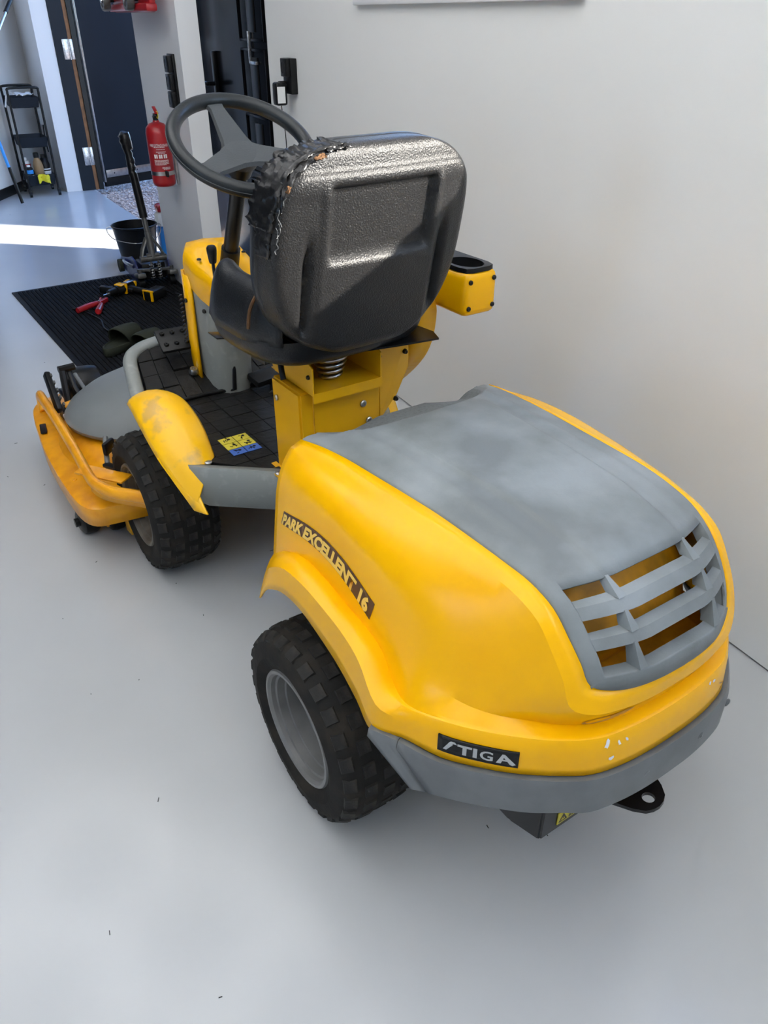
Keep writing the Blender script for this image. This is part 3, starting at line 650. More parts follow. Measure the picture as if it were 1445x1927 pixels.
# sticker with pictograms
for i in range(2):
    for j in range(3):
        x0 = .732-.1*j/3; x1 = .732-.1*(j+1)/3+.002; y0 = .179-.078*i/2; y1 = .179-.078*(i+1)/2+.002
        st = box('sticker_cell', (abs(x1-x0), abs(y1-y0), .001), ((x0+x1)/2, (y0+y1)/2, pz+.0262), 'stickery' if j < 2 else 'stickerb', plat, bev=0)
        bm = bmesh.new(); cx, cy = (x0+x1)/2, (y0+y1)/2
        for q in range(4):
            a = rnd.uniform(0, 3.1); L = rnd.uniform(.006, .017); add_box(bm, (L, .0022, .0006), (cx+rnd.uniform(-.008, .008), cy+rnd.uniform(-.008, .008), pz+.027), (0, 0, a))
        add_cyl(bm, (cx+.004, cy-.006, pz+.0267), (cx+.004, cy-.006, pz+.0274), .004, n=10); obj('pictogram', bm, 'black', plat, 0)
# clutch pedal with studs, and its arm
ped = empty('clutch_pedal'); ped.parent = mow
px = Matrix.Translation((1.17, .075, .497)) @ Euler((0, R(-28), R(-4))).to_matrix().to_4x4()
bm = bmesh.new(); add_box(bm, (.085, .155, .012), bev=.004, mx=px); obj('pedal_pad', bm, 'black', ped, 30)
for i in range(2):
    for j in range(5):
        p = px @ Vector((-.02+.042*i, -.06+.03*j, .006)); n_ = px.to_3x3() @ Vector((0, 0, 1)); bolt('pedal_stud', p, n_, .007, 'black', ped, .006)
tube('pedal_arm', [(1.155, .0, .492), (1.13, -.012, .487), (1.03, .005, .475), (.985, .01, .455), (.985, .015, .39), (.995, .03, .385)], .007, 'blackmetal', ped, 10)
box('pedal_bracket', (.012, .03, .06), (1.045, .04, .405), 'steel', ped, (R(15), R(20), 0), .003)
bolt('pedal_nut', (1.09, .09, ramp(1.09)+.008), (-.3, 0, 1), .014, 'steel', plat, .014)
bolt('pedal_nut', (1.15, .01, ramp(1.15)+.03), (-.3, 0, 1), .012, 'steel', plat, .012)
bolt('skirt_screw', (.635, .245, .383), (0, 0, 1), .009, 'steel', plat, .003)
box('hydro_pedal', (.055, .16, .02), (.98, -.11, .41), 'black', mow, (0, R(-15), R(12)), .006)
tube('hydro_pedal_arm', [(.98, -.10, .405), (.93, -.08, .38), (.93, -.06, .37)], .008, 'blackmetal', mow)
# ---- seat pedestal
def sheet(name, quad, th, m='yellow_metal'):
    bm = bmesh.new(); bm.faces.new([bm.verts.new(p) for p in quad]); return solid(obj(name, bm, m, mow, 0), th, 0)
bm = bmesh.new(); prof = [(.425, .11), (.415, -.105)]
pd = prism('seat_pedestal', [(.415, .105), (.545, .105), (.545, -.105), (.415, -.105)], .232, 'yellow_metal', mow, Matrix.Translation((0, 0, .372)), .005)
sheet('pedestal_flange', [(.42, .105, .378), (.555, .105, .378), (.555, .135, .376), (.40, .135, .376)], .004)
bolt('flange_bolt', (.50, .125, .379), (0, 0, 1), .010, 'steel', mow)
for p in ((.43, .107, .47), (.52, .107, .56)): bolt('pedestal_bolt', p, (0, 1, 0), .007, 'steel', mow)
for p in ((.412, -.055, .545), (.412, -.07, .50)): bolt('pedestal_bolt', p, (-1, 0, 0), .008, 'steel', mow)
tube('pedestal_seam', [(.414, .072, .40), (.414, .072, .60)], .0015, 'yellow_dark', mow, 6)
# open box under the seat holding the spring
sb = empty('spring_box'); sb.parent = mow
def sbox(name, q, m='yellow_metal', th=.003):
    bm = bmesh.new(); bm.faces.new([bm.verts.new(p) for p in q]); return solid(obj(name, bm, m, sb, 0), th, 0)
sbox('side_plate', [(.385, .085, .606), (.385, .085, .668), (.46, .085, .70), (.585, .085, .70), (.578, .085, .606+.02), (.56, .085, .606)])
sbox('side_plate', [(.385, -.085, .606), (.385, -.085, .668), (.46, -.085, .70), (.585, -.085, .70), (.56, -.085, .606)])
sbox('box_floor', [(.385, .085, .608), (.385, -.085, .608), (.58, -.085, .608), (.58, .085, .608)])
sbox('box_lip', [(.384, .087, .590), (.384, -.087, .590), (.384, -.087, .612), (.384, .087, .612)])
sbox('back_plate', [(.555, .085, .606), (.555, -.085, .606), (.555, -.085, .70), (.555, .085, .70)])
for p in ((.40, .088, .645), (.395, -.088, .655)): bolt('box_bolt', p, (0, 1 if p[1] > 0 else -1, 0), .005, 'blackmetal', sb)
pts = []; turns = 5.2
for i in range(int(turns*20)+1):
    a = 2*math.pi*i/20; f = i/(turns*20); r_ = .022+.022*f; pts.append((.452+r_*math.cos(a), r_*math.sin(a)+.005, .612+.072*f))
tube('seat_spring', pts, .0042, 'steel', mow, 8)
# right side flare of the pedestal and console sheet
bm = bmesh.new(); fl_ = [(.42, -.10, .69), (.425, -.185, .685), (.43, -.19, .60), (.425, -.155, .54), (.42, -.105, .49)]
bm.faces.new([bm.verts.new(p) for p in fl_]); solid(obj('pedestal_wing', bm, 'yellow_metal', mow, 0), .004, 0)
bm = bmesh.new(); sw = catmull([(.435, -.265, .74), (.43, -.268, .715), (.437, -.268, .66), (.455, -.266, .612), (.49, -.262, .565), (.54, -.255, .515), (.575, -.245, .487)], 4)
rt = [Vector((p.x+.09, p.y+.045, p.z+.02)) for p in sw]
swi = [Vector((.43+.10*i/(len(sw)-1), -.195, .74-.25*i/(len(sw)-1))) for i in range(len(sw))]
add_grid(bm, [swi, sw]); solid(obj('console_sheet', bm, 'yellow_metal', mow, 40), .004, 0)
bolt('console_bolt', (.425, -.175, .64), (-1, 0, 0), .006, 'blackmetal', mow, .01); bolt('console_bolt', (.425, -.15, .53), (-1, 0, 0), .006, 'blackmetal', mow, .01)
# ---- cup holder console on the right
con = empty('cup_console'); con.parent = mow
bm = bmesh.new(); add_box(bm, (.34, .095, .098), bev=.016, seg=3)
for f in [f for f in bm.faces if f.normal.z > .95]: bm.faces.remove(f)
obj('console_body', bm, 'yellow', con, 40, loc=(.518, -.328, .764))
for p in ((.3475, -.296, .793), (.3475, -.294, .735), (.3475, -.362, .795), (.3475, -.362, .735)): bolt('console_screw', p, (-1, 0, 0), .0055, 'blackmetal', con, .003)
ri = [(.405+.046*math.cos(2*math.pi*k/28), -.328+.034*math.sin(2*math.pi*k/28)) for k in range(28)]
ro = [(x, y) for x, y in [(.352, -.350), (.358, -.365), (.38, -.371), (.50, -.371), (.50, -.285), (.38, -.285), (.358, -.291), (.352, -.306)]]
bm = bmesh.new(); plate_with_hole(bm, ro, ri, 0, .010); obj('cup_rim', bm, 'black', con, 30, loc=(0, 0, .811))
bm = bmesh.new(); add_rev(bm, [(.034, 0), (.031, -.05), (0, -.05)], Matrix.Translation((.405, -.328, .818)) @ Matrix.Diagonal((1.35, 1, 1, 1)), 28); obj('cup_well', bm, 'black', con, 40)
box('console_lid', (.18, .085, .012), (.59, -.328, .82), 'black', con, bev=.004)
tube('console_arm', [(.56, -.29, .74), (.54, -.24, .70), (.52, -.15, .68)], .014, 'yellow_metal', con, 10)
# ---- seat
seat = empty('seat', (.29, -.010, .75)); seat.parent = mow; seat.rotation_euler = (0, 0, R(2.5)); SI = Matrix.Translation((-.29, 0, -.75))
def Wz(z):
    zc = .93
    if z >= zc: h, n = .176, 3.3
    else: h, n = .215, 2.5
    return .218*max(0, 1-min(1, abs(z-zc)/h)**n)**(1/n)
def X0(z): return .243+(.21*(1.03-z) if z < 1.03 else 1.2*(z-1.03)**2)
def sm(x, a, b): t = max(0, min(1, (x-a)/(b-a))); return t*t*(3-2*t)
def feat(y, z):
    d = 0
    # recessed back panel
    px_, pz_ = sm(abs(y), .118, .106), sm(z, .905, .92)*sm(z, 1.046, 1.034)
    d += .017*px_*pz_
    # step lines: upper band and side grooves
    d += .007*sm(z, 1.060, 1.064)
    d += .018*math.exp(-((abs(y)-.152)/.008)**2)*sm(z, .985, .90)*sm(z, .74, .80)
    d += .004*sm(abs(y), .128, .134)*sm(z, 1.05, 1.02)
    return d
ZS = [.7155+(1.1055-.7155)*(.5-.5*math.cos(math.pi*i/88)) for i in range(89)]
NT = 90
def back_pt(z, a):
    w = Wz(z); y = w*a
    # distance to outline (approx)
    dz = min(1.106-z, z-.715); dist = min(w*(1-abs(a)), dz) if True else 0
    de = min(w*(1-abs(a))*(.6+.4*min(1, w/.2)), dz); rr = .030
    roll = rr*(1-math.sqrt(max(0, 1-((rr-min(de, rr))/rr)**2)))
    bow = .02*(y/.224)**2
    return Vector((X0(z)+roll+feat(y, z)*sm(de, .0, .03)+bow, y, z))
bm = bmesh.new(); AT = [math.sin(math.pi/2*(-1+2*i/NT)) for i in range(NT+1)]
AT = [.55*a+.45*(-1+2*i/NT) for i, a in enumerate(AT)]
V = add_grid(bm, [[back_pt(z, a) for a in AT] for z in ZS])
loop = [V[0][i] for i in range(NT+1)]+[V[j][NT] for j in range(1, len(ZS))]+[V[-1][i] for i in range(NT-1, -1, -1)]+[V[j][0] for j in range(len(ZS)-2, 0, -1)]
def ring_out(loop, fn): return [bm.verts.new(fn(v.co.copy())) for v in loop]
def stitch(a, b):
    n = len(a)
    for i in range(n):
        try: bm.faces.new([a[i], a[(i+1) % n], b[(i+1) % n], b[i]])
        except ValueError: pass
cz = .92
l1 = ring_out(loop, lambda p: Vector((p.x+.030, p.y*1.005, cz+(p.z-cz)*1.003)))
stitch(loop, l1); bmesh.ops.remove_doubles(bm, verts=bm.verts, dist=.0004)
bk = obj('seat_shell', bm, 'seatback', seat, 50); bk.matrix_parent_inverse = Matrix.Identity(4); bk.matrix_local = SI
# front upholstery of the backrest
def pad_rows():
    rws = []
    out = []
    n = 96
    for i in range(n):
        th = 2*math.pi*i/n; 
        # outline by angle
        lo, hi = 0, .4
        for _ in range(24):
            r_ = (lo+hi)/2; y, z = r_*math.cos(th), .92+r_*math.sin(th)
            if .7155 < z < 1.1055 and abs(y) < Wz(z): lo = r_
            else: hi = r_
        out.append((math.cos(th), math.sin(th), lo))
    for (f, dx) in ((.985, .055), (1.008, .060), (1.012, .072), (1.0, .088), (.94, .100), (.8, .106), (.5, .098), (.2, .094), (0.001, .092)):
        rws.append([Vector((X0(max(.74, min(1.08, .92+s*r_*f)))+dx+.02*(c*r_/.224)**2-.02*max(0, .92+s*r_*f-1.0), c*r_*f, .92+s*r_*f)) for c, s, r_ in out])
    return rws
bm = bmesh.new(); rws = pad_rows(); Vp = [[bm.verts.new(p) for p in r] for r in rws]
for a, b in zip(Vp, Vp[1:]):
    for k in range(len(a)): bm.faces.new([a[k], a[(k+1) % len(a)], b[(k+1) % len(a)], b[k]])
pad = obj('back_cushion', bm, 'vinyl', seat, 60); pad.matrix_local = SI
# seat cushion with rolled bolsters
def cush_top(x, y):
    e = min(1, max(0, (.635-x)/.05)); e2 = min(1, max(0, (.216-abs(y))/.045)); rnd_ = (1-(1-e)**2)**.5*(1-(1-e2)**2)**.5
    b_ = .052*sm(abs(y), .11, .165); fr = .012*sm(x, .52, .60)
    return .742+(.058+b_+fr)*rnd_
xs = [.355+(.635-.355)*math.sin(math.pi/2*i/28) for i in range(29)]; ys = [-.216+.432*(.5-.5*math.cos(math.pi*j/40)) for j in range(41)]
bm = bmesh.new(); add_grid(bm, [[Vector((x, y*(1-.10*sm(x, .55, .65))*(.70+.30*sm(x, .28, .46)), cush_top(x, y))) for y in ys] for x in xs]); cu = obj('seat_cushion', bm, 'vinyl', seat, 60); cu.matrix_local = SI; solid(cu, .004)
# lower shell under the cushion
def low_ring(f, z, dx=0):
    pts = []
    for (x, y) in [(.335, -.13), (.335, .13), (.37, .19), (.43, .213), (.54, .216), (.595, .208), (.622, .18), (.635, .12), (.638, 0), (.635, -.12), (.622, -.18), (.595, -.208), (.54, -.216), (.43, -.213), (.37, -.19)]:
        pts.append(Vector((.46+(x-.46)*f+dx, y*f, z)))
    return pts
bm = bmesh.new(); rr_ = [low_ring(1.0, .748), low_ring(1.005, .735), low_ring(.985, .715), low_ring(.90, .694), low_ring(.7, .682), low_ring(.3, .68)]
Vr = [[bm.verts.new(p+Vector((0, 0, (p.x-.3)*.0))) for p in r] for r in rr_]
for a, b in zip(Vr, Vr[1:]):
    for k in range(len(a)): bm.faces.new([a[k], a[(k+1) % len(a)], b[(k+1) % len(a)], b[k]])
bm.faces.new(Vr[-1]); ls = obj('seat_base', bm, 'vinyl', seat, 50); ls.matrix_local = SI
sub = ls.modifiers.new('s', 'SUBSURF'); sub.levels = 2; sub.render_levels = 2
# torn edge: crumpled vinyl flaps and bare foam along the upper left edge
def edge_pt(th, f=1.0, dx=.05):
    lo, hi = 0, .4
    for _ in range(24):
        r_ = (lo+hi)/2; y, z = r_*math.cos(th), .92+r_*math.sin(th)
        if .7155 < z < 1.1055 and abs(y) < Wz(z): lo = r_
        else: hi = r_
    y, z = lo*f*math.cos(th), .92+lo*f*math.sin(th); return Vector((X0(max(.74, min(1.08, z)))+dx+.02*(y/.224)**2, y, z))
rt_ = random.Random(11)
def flap(t0, t1, f0, f1, d0, d1, m, name, amp=.006, n=34, k=9):
    # a long crumpled strip: folds run along the edge, hems are ragged
    bm = bmesh.new(); rws = []; ph = [rt_.uniform(0, 6) for _ in range(k)]; fq = [rt_.uniform(.5, .9) for _ in range(k)]
    for j in range(k):
        v = j/(k-1); row = []; hem = 1 if j in (0, k-1) else 0
        for i in range(n):
            th = R(t0+(t1-t0)*(i+rt_.uniform(-.2, .2))/(n-1)); e = .3 if i in (0, n-1) else 1
            w = math.sin(i*fq[j]+ph[j]); f = f0+(f1-f0)*v+e*(amp*2.2*(1 if j % 2 else -1)*(.6+.4*w)+hem*rt_.uniform(-.01, .012)+rt_.uniform(-.002, .002))
            p = edge_pt(th, f, d0+(d1-d0)*v+e*amp*.5*w); row.append(p)
        rws.append(row)
    add_grid(bm, rws); o = solid(obj(name, bm, m, seat, 40), .0012); o.matrix_local = SI; return o
flap(14, 50, 1.008, 1.018, .012, .090, 'torn', 'torn_flap', .0045, 44, 10)
flap(44, 66, 1.006, 1.022, .012, .075, 'torn', 'torn_flap', .005, 30, 8)
flap(2, 20, 1.004, 1.008, .018, .070, 'torn', 'torn_flap', .003, 24, 7)
flap(22, 56, .965, 1.003, .004, .018, 'torn', 'torn_flap', .003, 44, 6)
flap(49, 54, .962, .985, .001, .006, 'foam', 'torn_foam', .003, 9, 5)
flap(31, 34, .965, .985, .001, .006, 'foam', 'torn_foam', .003, 7, 5)
flap(56, 68, .985, 1.006, .004, .02, 'torn', 'torn_flap', .003, 20, 6)
for k in range(5):
    a0 = 4+k*5+rt_.uniform(-2, 2); tt = tube('loose_thread', [edge_pt(R(a0+q*1.6), .97+rt_.uniform(-.015, .02), .004+rt_.uniform(-.004, .004)) for q in range(5)], .0008, 'spoke', seat, 5, 3); tt.matrix_local = SI
sl_ = tube('cushion_tear', [(.405, .140, .852), (.40, .175, .853), (.402, .197, .838), (.406, .212, .810), (.41, .217, .775)], .0035, 'foam', seat, 6, 4); sl_.matrix_local = SI
# plate, slide and lever below the seat
box('seat_plate', (.24, .26, .006), (.51, -.02, .694), 'blackmetal', mow, (0, R(2), R(3.5)), .002)
bm = bmesh.new(); add_prism(bm, [(.36, .09), (.46, .12), (.46, -.20), (.34, -.215), (.30, -.20), (.315, -.10), (.34, .02)], .004, Matrix.Translation((.03, 0, .690))); obj('seat_slide', bm, 'blackmetal', mow, 20)
bm = bmesh.new(); add_box(bm, (.12, .003, .035), (.58, .135, .665), (0, R(-8), R(10)), .001); add_box(bm, (.05, .05, .003), (.665, .16, .672), (R(10), 0, 0), .001); obj('slide_bracket', bm, 'blackmetal', mow, 30)
bolt('slide_bolt', (.60, .139, .668), (0, 1, 0), .009, 'steel', mow); bolt('slide_bolt', (.55, .139, .665), (0, 1, 0), .011, 'steel', mow)
pts = [(.59+.008*math.cos(i*.8), .12+.008*math.sin(i*.8), .64+.0011*i) for i in range(40)]; tube('slide_spring', pts, .0018, 'steel', mow, 6)
tube('release_lever', [(.47, .10, .690), (.475, .112, .672), (.462, .118, .648), (.452, .12, .63)], .0065, 'black', mow, 8, 4)
tube('seat_strut', [(.58, .02, .68), (.70, .0, .55), (.72, 0, .40)], .010, 'blackmetal', mow, 8)
# ---- steering column, dashboard, steering wheel
bm = bmesh.new()
cw = [(.96, .0), (.965, .035), (.985, .060), (1.02, .072), (1.12, .074), (1.12, -.074), (1.02, -.072), (.985, -.060), (.965, -.035)]
def ring(z, f, dx): return [Vector((1.08+(x-1.08)*f+dx, y*f, z)) for x, y in cw]
Vr = [[bm.verts.new(p) for p in ring(*a)] for a in ((.372, .82, .0), (.45, .84, -.0), (.58, .92, -.015), (.70, 1.0, -.03))]
for a, b in zip(Vr, Vr[1:]):
    for k in range(len(a)): bm.faces.new([a[k], a[(k+1) % len(a)], b[(k+1) % len(a)], b[k]])
bm.faces.new(Vr[0]); bm.faces.new(Vr[-1]); obj('column_cover', bm, 'greytrim', mow, 40)
# yellow front shield (edge-on from behind) and dash top
bm = bmesh.new(); rws = []
for z, w, x in ((.40, .076, 1.10), (.50, .077, 1.10), (.62, .078, 1.09), (.70, .079, 1.085)):
    rws.append([Vector((x-.03, w, z)), Vector((x+.0, w+.006, z)), Vector((x+.05, w*.9, z)), Vector((x+.075, 0, z)), Vector((x+.05, -w*.9, z)), Vector((x, -w-.006, z)), Vector((x-.03, -w, z))])
add_grid(bm, rws); solid(obj('front_shield', bm, 'yellow', mow, 40), .006)
dsh = [(.862, .08), (.905, .106), (1.0, .122), (1.08, .125), (1.125, .09), (1.135, 0)]
dsh = [(x, y*.66) for x, y in dsh]; dsh = dsh + [(x, -y) for x, y in dsh[-2::-1]]
bm = bmesh.new(); lay = ((.635, .93, .0, .0), (.66, .97, 0, 0), (.715, 1.0, 0, .02), (.735, .97, .0, .025), (.745, .90, 0, .03), (.752, .6, 0, .03), (.755, .1, 0, .03))
Vr = []
for z, f, dx, sl in lay: Vr.append([bm.verts.new(Vector((1.0+(x-1.0)*f, y*f, z+sl*(x-1.0)/.13*1.0+ (0 if z > .7 else .05*max(0, (x-.93))/.2)))) for x, y in dsh])
for a, b in zip(Vr, Vr[1:]):
    for k in range(len(a)): bm.faces.new([a[k], a[(k+1) % len(a)], b[(k+1) % len(a)], b[k]])
bm.faces.new(Vr[-1]); das = obj('dashboard', bm, 'yellow', mow, 50)
for p in ((1.0, .066, .755), (1.0, -.06, .757)): bolt('dash_screw', p, (0, 0, 1), .006, 'blackmetal', das, .003)
bolt('dash_screw', (1.085, .086, .63), (-.3, 1, 0), .006, 'blackmetal', mow, .003)
for zz in range(12): box('shield_vent', (.02, .006, .004), (1.13, .084, .50+zz*.012), 'black', mow, (0, 0, R(-35)), .001)
bolt('column_screw', (1.0, .07, .62), (-.5, 1, 0), .006, 'blackmetal', mow, .003)
tube('gear_stick', [(.905, .066, .715), (.902, .068, .77)], .0045, 'blackmetal', mow, 8)
rev('gear_knob', [(.0, 0), (.008, 0), (.0095, .004), (.0125, .030), (.0125, .037), (.009, .042), (0, .043)], 'black', mow, Matrix.Translation((.902, .068, .768)), 18)
WC = Vector((.817, -.004, 1.039)); tl_ = R(30.5); wn = Vector((-math.sin(tl_), 0, math.cos(tl_))); e1 = Vector((math.cos(tl_), 0, math.sin(tl_))); e2 = Vector((0, 1, 0))
WM = Matrix((( e1.x, e2.x, wn.x, WC.x), (e1.y, e2.y, wn.y, WC.y), (e1.z, e2.z, wn.z, WC.z), (0, 0, 0, 1)))
sw_ = empty('steering_wheel'); sw_.parent = mow
prof = [(.1545+.0155*math.cos(2*math.pi*k/14)*(1 if math.cos(2*math.pi*k/14) > 0 else 1), .0165*math.sin(2*math.pi*k/14)) for k in range(14)]
rev('wheel_rim', prof, 'wheelblack', sw_, WM, 72, 60, close=True)
tube('rim_seam', [WM @ Vector((.1700*math.cos(2*math.pi*k/72), .1700*math.sin(2*math.pi*k/72), .002)) for k in range(73)], .0009, 'spoke', sw_, 5)
def spoke(a0, r0, w0, r1, w1, z0, z1):
    c, s = math.cos(R(a0)), math.sin(R(a0)); bm = bmesh.new()
    P = []
    for r_, w, z in ((r0, w0, z0), (r0+(r1-r0)*.25, w0*.62+w1*.2, z0*.7+z1*.3), (r0+(r1-r0)*.85, w1, z1), (r1, w1*1.25, z1)):
        P.append([WM @ Vector((c*r_-s*q, s*r_+c*q, z+h)) for q, h in ((w, -.004), (w*.85, .004), (-w*.85, .004), (-w, -.004))])
    Vv = [[bm.verts.new(p) for p in r] for r in P]
    for a, b in zip(Vv, Vv[1:]):
        for k in range(4): bm.faces.new([a[k], a[(k+1) % 4], b[(k+1) % 4], b[k]])
    bm.faces.new(Vv[0][::-1]); bm.faces.new(Vv[-1]); obj('spoke', bm, 'spoke', sw_, 40)
spoke(4, .0, .05, .146, .019, -.022, -.002); spoke(122, .0, .05, .146, .024, -.022, -.002); spoke(-118, .0, .05, .146, .024, -.022, -.002)
rev('hub_cap', [(0, -.045), (.036, -.045), (.040, -.03), (.046, -.021), (.040, -.014), (.02, -.012), (0, -.012)], 'spoke', sw_, WM, 36)
c0 = WM @ Vector((0, 0, -.04)); c1 = Vector((.985, 0, .70))
cyl('steering_column', c1, c0, .019, 'blackmetal', mow, n=24); cyl('column_collar', WM @ Vector((0, 0, -.075)), WM @ Vector((0, 0, -.035)), .027, 'black', mow, r2=.033)
cyl('column_boot', c1-Vector((-.02, 0, .05)), c1+(c0-c1)*.28, .026, 'black', mow, r2=.024)
# ---- cutting deck
deck = empty('cutting_deck'); deck.parent = mow
dol = [(1.02, .40), (1.035, .455), (1.10, .482), (1.25, .487), (1.45, .482), (1.60, .468), (1.74, .452), (1.84, .43), (1.90, .38), (1.93, .25), (1.94, 0), (1.93, -.25), (1.90, -.38), (1.74, -.45), (1.25, -.487), (1.06, -.47), (1.02, -.40), (1.0, -.2), (1.0, .2)]
ctr = Vector((1.45, 0, 0)); n = len(dol)
dsm = [Vector((x, y, 0)) for x, y in dol]; dsm = catmull(dsm+[dsm[0]], 4)[:-1]
bm = bmesh.new(); lev = ((1.0, .055), (1.003, .10), (1.0, .112), (.985, .117), (.90, .122), (.86, .126), (.80, .130), (.72, .134), (.55, .14), (.3, .14), (.02, .14)); Vr = []
for f, z in lev: Vr.append([bm.verts.new(ctr+(p-ctr)*f+Vector((0, 0, z-.015*max(0, (p.x-1.45))*f))) for p in dsm])
for a, b in zip(Vr, Vr[1:]):
    for k in range(len(a)): bm.faces.new([a[k], a[(k+1) % len(a)], b[(k+1) % len(a)], b[k]])
dpan = obj('deck_pan', bm, 'orange', deck, 40); solid(dpan, .003)
bm = bmesh.new(); bmesh.ops.create_uvsphere(bm, u_segments=40, v_segments=20, radius=1, matrix=Matrix.Translation((1.40, .125, .092)) @ Matrix.Diagonal((.405, .325, .125, 1))); obj('blade_housing', bm, 'orange', deck, 60)
bm = bmesh.new(); mxd = Matrix.Translation((1.435, .055, .205)) @ Matrix.Diagonal((1, 1.22, 1, 1)); add_rev(bm, [(.283, -.012), (.285, .0), (.272, .022), (.235, .052), (.18, .080), (.11, .098), (.05, .104), (0, .105)], mxd, 56); dm = solid(obj('belt_cover', bm, 'greydome', deck, 40), .003)
bm = bmesh.new(); add_box(bm, (.05, .014, .04), (1.190, .345, .212), (0, 0, R(-50)), .006); obj('cover_notch', bm, 'black', deck)
tube('lift_rod', [(1.23, .34, .225), (1.20, .352, .20), (1.165, .365, .16), (1.155, .362, .15)], .008, 'bumper', deck, 10)
box('lift_slot', (.14, .022, .012), (1.11, .34, .168), 'black', deck, (0, 0, R(25)), .004)
# guard bar
gb = catmull([(.86, .335, .195), (.90, .365, .195), (.955, .41, .195), (1.0, .432, .198), (1.06, .440, .20), (1.25, .430, .20), (1.5, .419, .193), (1.70, .413, .186), (1.755, .410, .180), (1.785, .408, .165), (1.79, .408, .135), (1.775, .41, .115)], 4)
bm = bmesh.new(); hs = [.020 if p.x < 1.06 else .0165 for p in gb]; add_tube(bm, gb, .0145, 10, True, (1, 1.35)); obj('guard_bar', bm, 'orange', deck, 60)
gp2 = catmull([(.86, .340, 0), (.90, .372, 0), (.955, .417, 0), (1.0, .439, 0), (1.045, .447, 0)], 4)
bm = bmesh.new(); add_grid(bm, [[p+Vector((0, 0, z)) for p in gp2] for z in (.165, .185, .205, .215)]); solid(obj('guard_plate', bm, 'orange', deck, 60), .006)
bm = bmesh.new(); add_box(bm, (.16, .05, .006), (1.05, .405, .205), (0, 0, R(35)), .002); obj('guard_bracket', bm, 'orange', deck)
box('deck_slot', (.075, .02, .006), (1.62, .448, .1215), 'black', deck, (0, 0, R(-10)), .004)
for (x, y, rz_) in ((1.225, .444, -.027), (1.19, .37, -.022)):
    rev('deck_roller', [(0, -.028), (.030, -.028), (.040, -.022), (.044, -.01), (.044, .01), (.040, .022), (.030, .028), (0, .028)], 'black', deck, Matrix.Translation((x, y, rz_)) @ Euler((R(90), 0, R(8))).to_matrix().to_4x4(), 28)
box('roller_bracket', (.05, .008, .09), (1.165, .408, .02), 'orange', deck, (0, R(15), 0), .002); box('roller_bracket', (.05, .03, .11), (1.10, .345, .02), 'yellow_metal', deck, (0, R(10), 0), .002)
cyl('roller_axle', (1.225, .484, -.027), (1.225, .37, -.027), .014, 'black', deck)
bolt('deck_rivet', (1.22, .455, .119), (0, 0, 1), .008, 'orange', deck)
# front support roller, its fork, height handle
rev('front_roller', [(0, -.065), (.045, -.065), (.062, -.055), (.068, -.035), (.070, 0), (.068, .035), (.062, .055), (.045, .065), (0, .065)], 'black', deck, Matrix.Translation((1.80, .255, .165)) @ Euler((R(90), 0, R(0))).to_matrix().to_4x4(), 36)
tube('roller_fork', [(1.80, .175, .165), (1.72, .165, .17), (1.66, .17, .16)], .012, 'orange', deck); tube('roller_fork', [(1.80, .335, .165), (1.72, .34, .18), (1.64, .33, .16)], .010, 'blackmetal', deck)
tube('fork_bar', [(1.655, .36, .165), (1.66, .28, .175), (1.665, .18, .18)], .014, 'orange', deck)
bm = bmesh.new(); add_box(bm, (.16, .020, .028), (0, 0, 0), bev=.006)
hl = obj('height_lever', bm, 'black', deck, loc=(1.655, .385, .225), rot=(R(20), R(-32), R(-4)))
for i in range(5): box('lever_rib', (.012, .006, .030), (1.60+.026*i, .374, .192+.0165*i), 'cast', deck, (R(20), R(-32), R(-4)), .001)
bm = bmesh.new(); add_tube(bm, [(1.74, .325, .255), (1.70, .335, .20), (1.66, .345, .14)], .012, 8); add_tube(bm, [(1.76, .30, .25), (1.72, .30, .2), (1.66, .29, .15)], .009, 8); add_tube(bm, [(1.75, .335, .26), (1.755, .28, .26)], .013, 8); add_box(bm, (.12, .07, .05), (1.63, .34, .14), bev=.006); obj('roller_linkage', bm, 'blackmetal', deck)
tube('link_rod', [(1.72, .29, .245), (1.62, .285, .215), (1.56, .275, .195)], .007, 'bumper', deck, 8)
box('link_clip', (.03, .02, .012), (1.585, .372, .16), 'white', deck, bev=.004)
tube('deck_arm', [(.9, .15, .2), (1.2, .12, .21)], .02, 'blackmetal', deck); tube('deck_arm', [(.9, -.15, .2), (1.2, -.12, .21)], .02, 'blackmetal', deck)
# ================================================================== THINGS ROUND THE MOWER
FW = Vector((-math.sin(HD), math.cos(HD), 0)); LF = Vector((-math.cos(HD), -math.sin(HD), 0))
def m2w(x, y, z=0): return MO+FW*x+LF*y+Vector((0, 0, z))
# ---- ribbed floor mat
mt = empty('floor_mat', m2w(2.94, -.38), R(124)); tag(mt, 'large black ribbed entrance mat lying in front of the mower', 'mat')
box('mat_base', (1.52, 1.04, .006), (0, 0, .003), 'matrubber', mt, bev=.002)
bm = bmesh.new()
for i in range(46): add_box(bm, (1.44, .013, .007), (0, -.485+i*.0216, .0085))
o = obj('ribbed_pile', bm, 'carpet', mt, 0); o['kind'] = 'stuff'
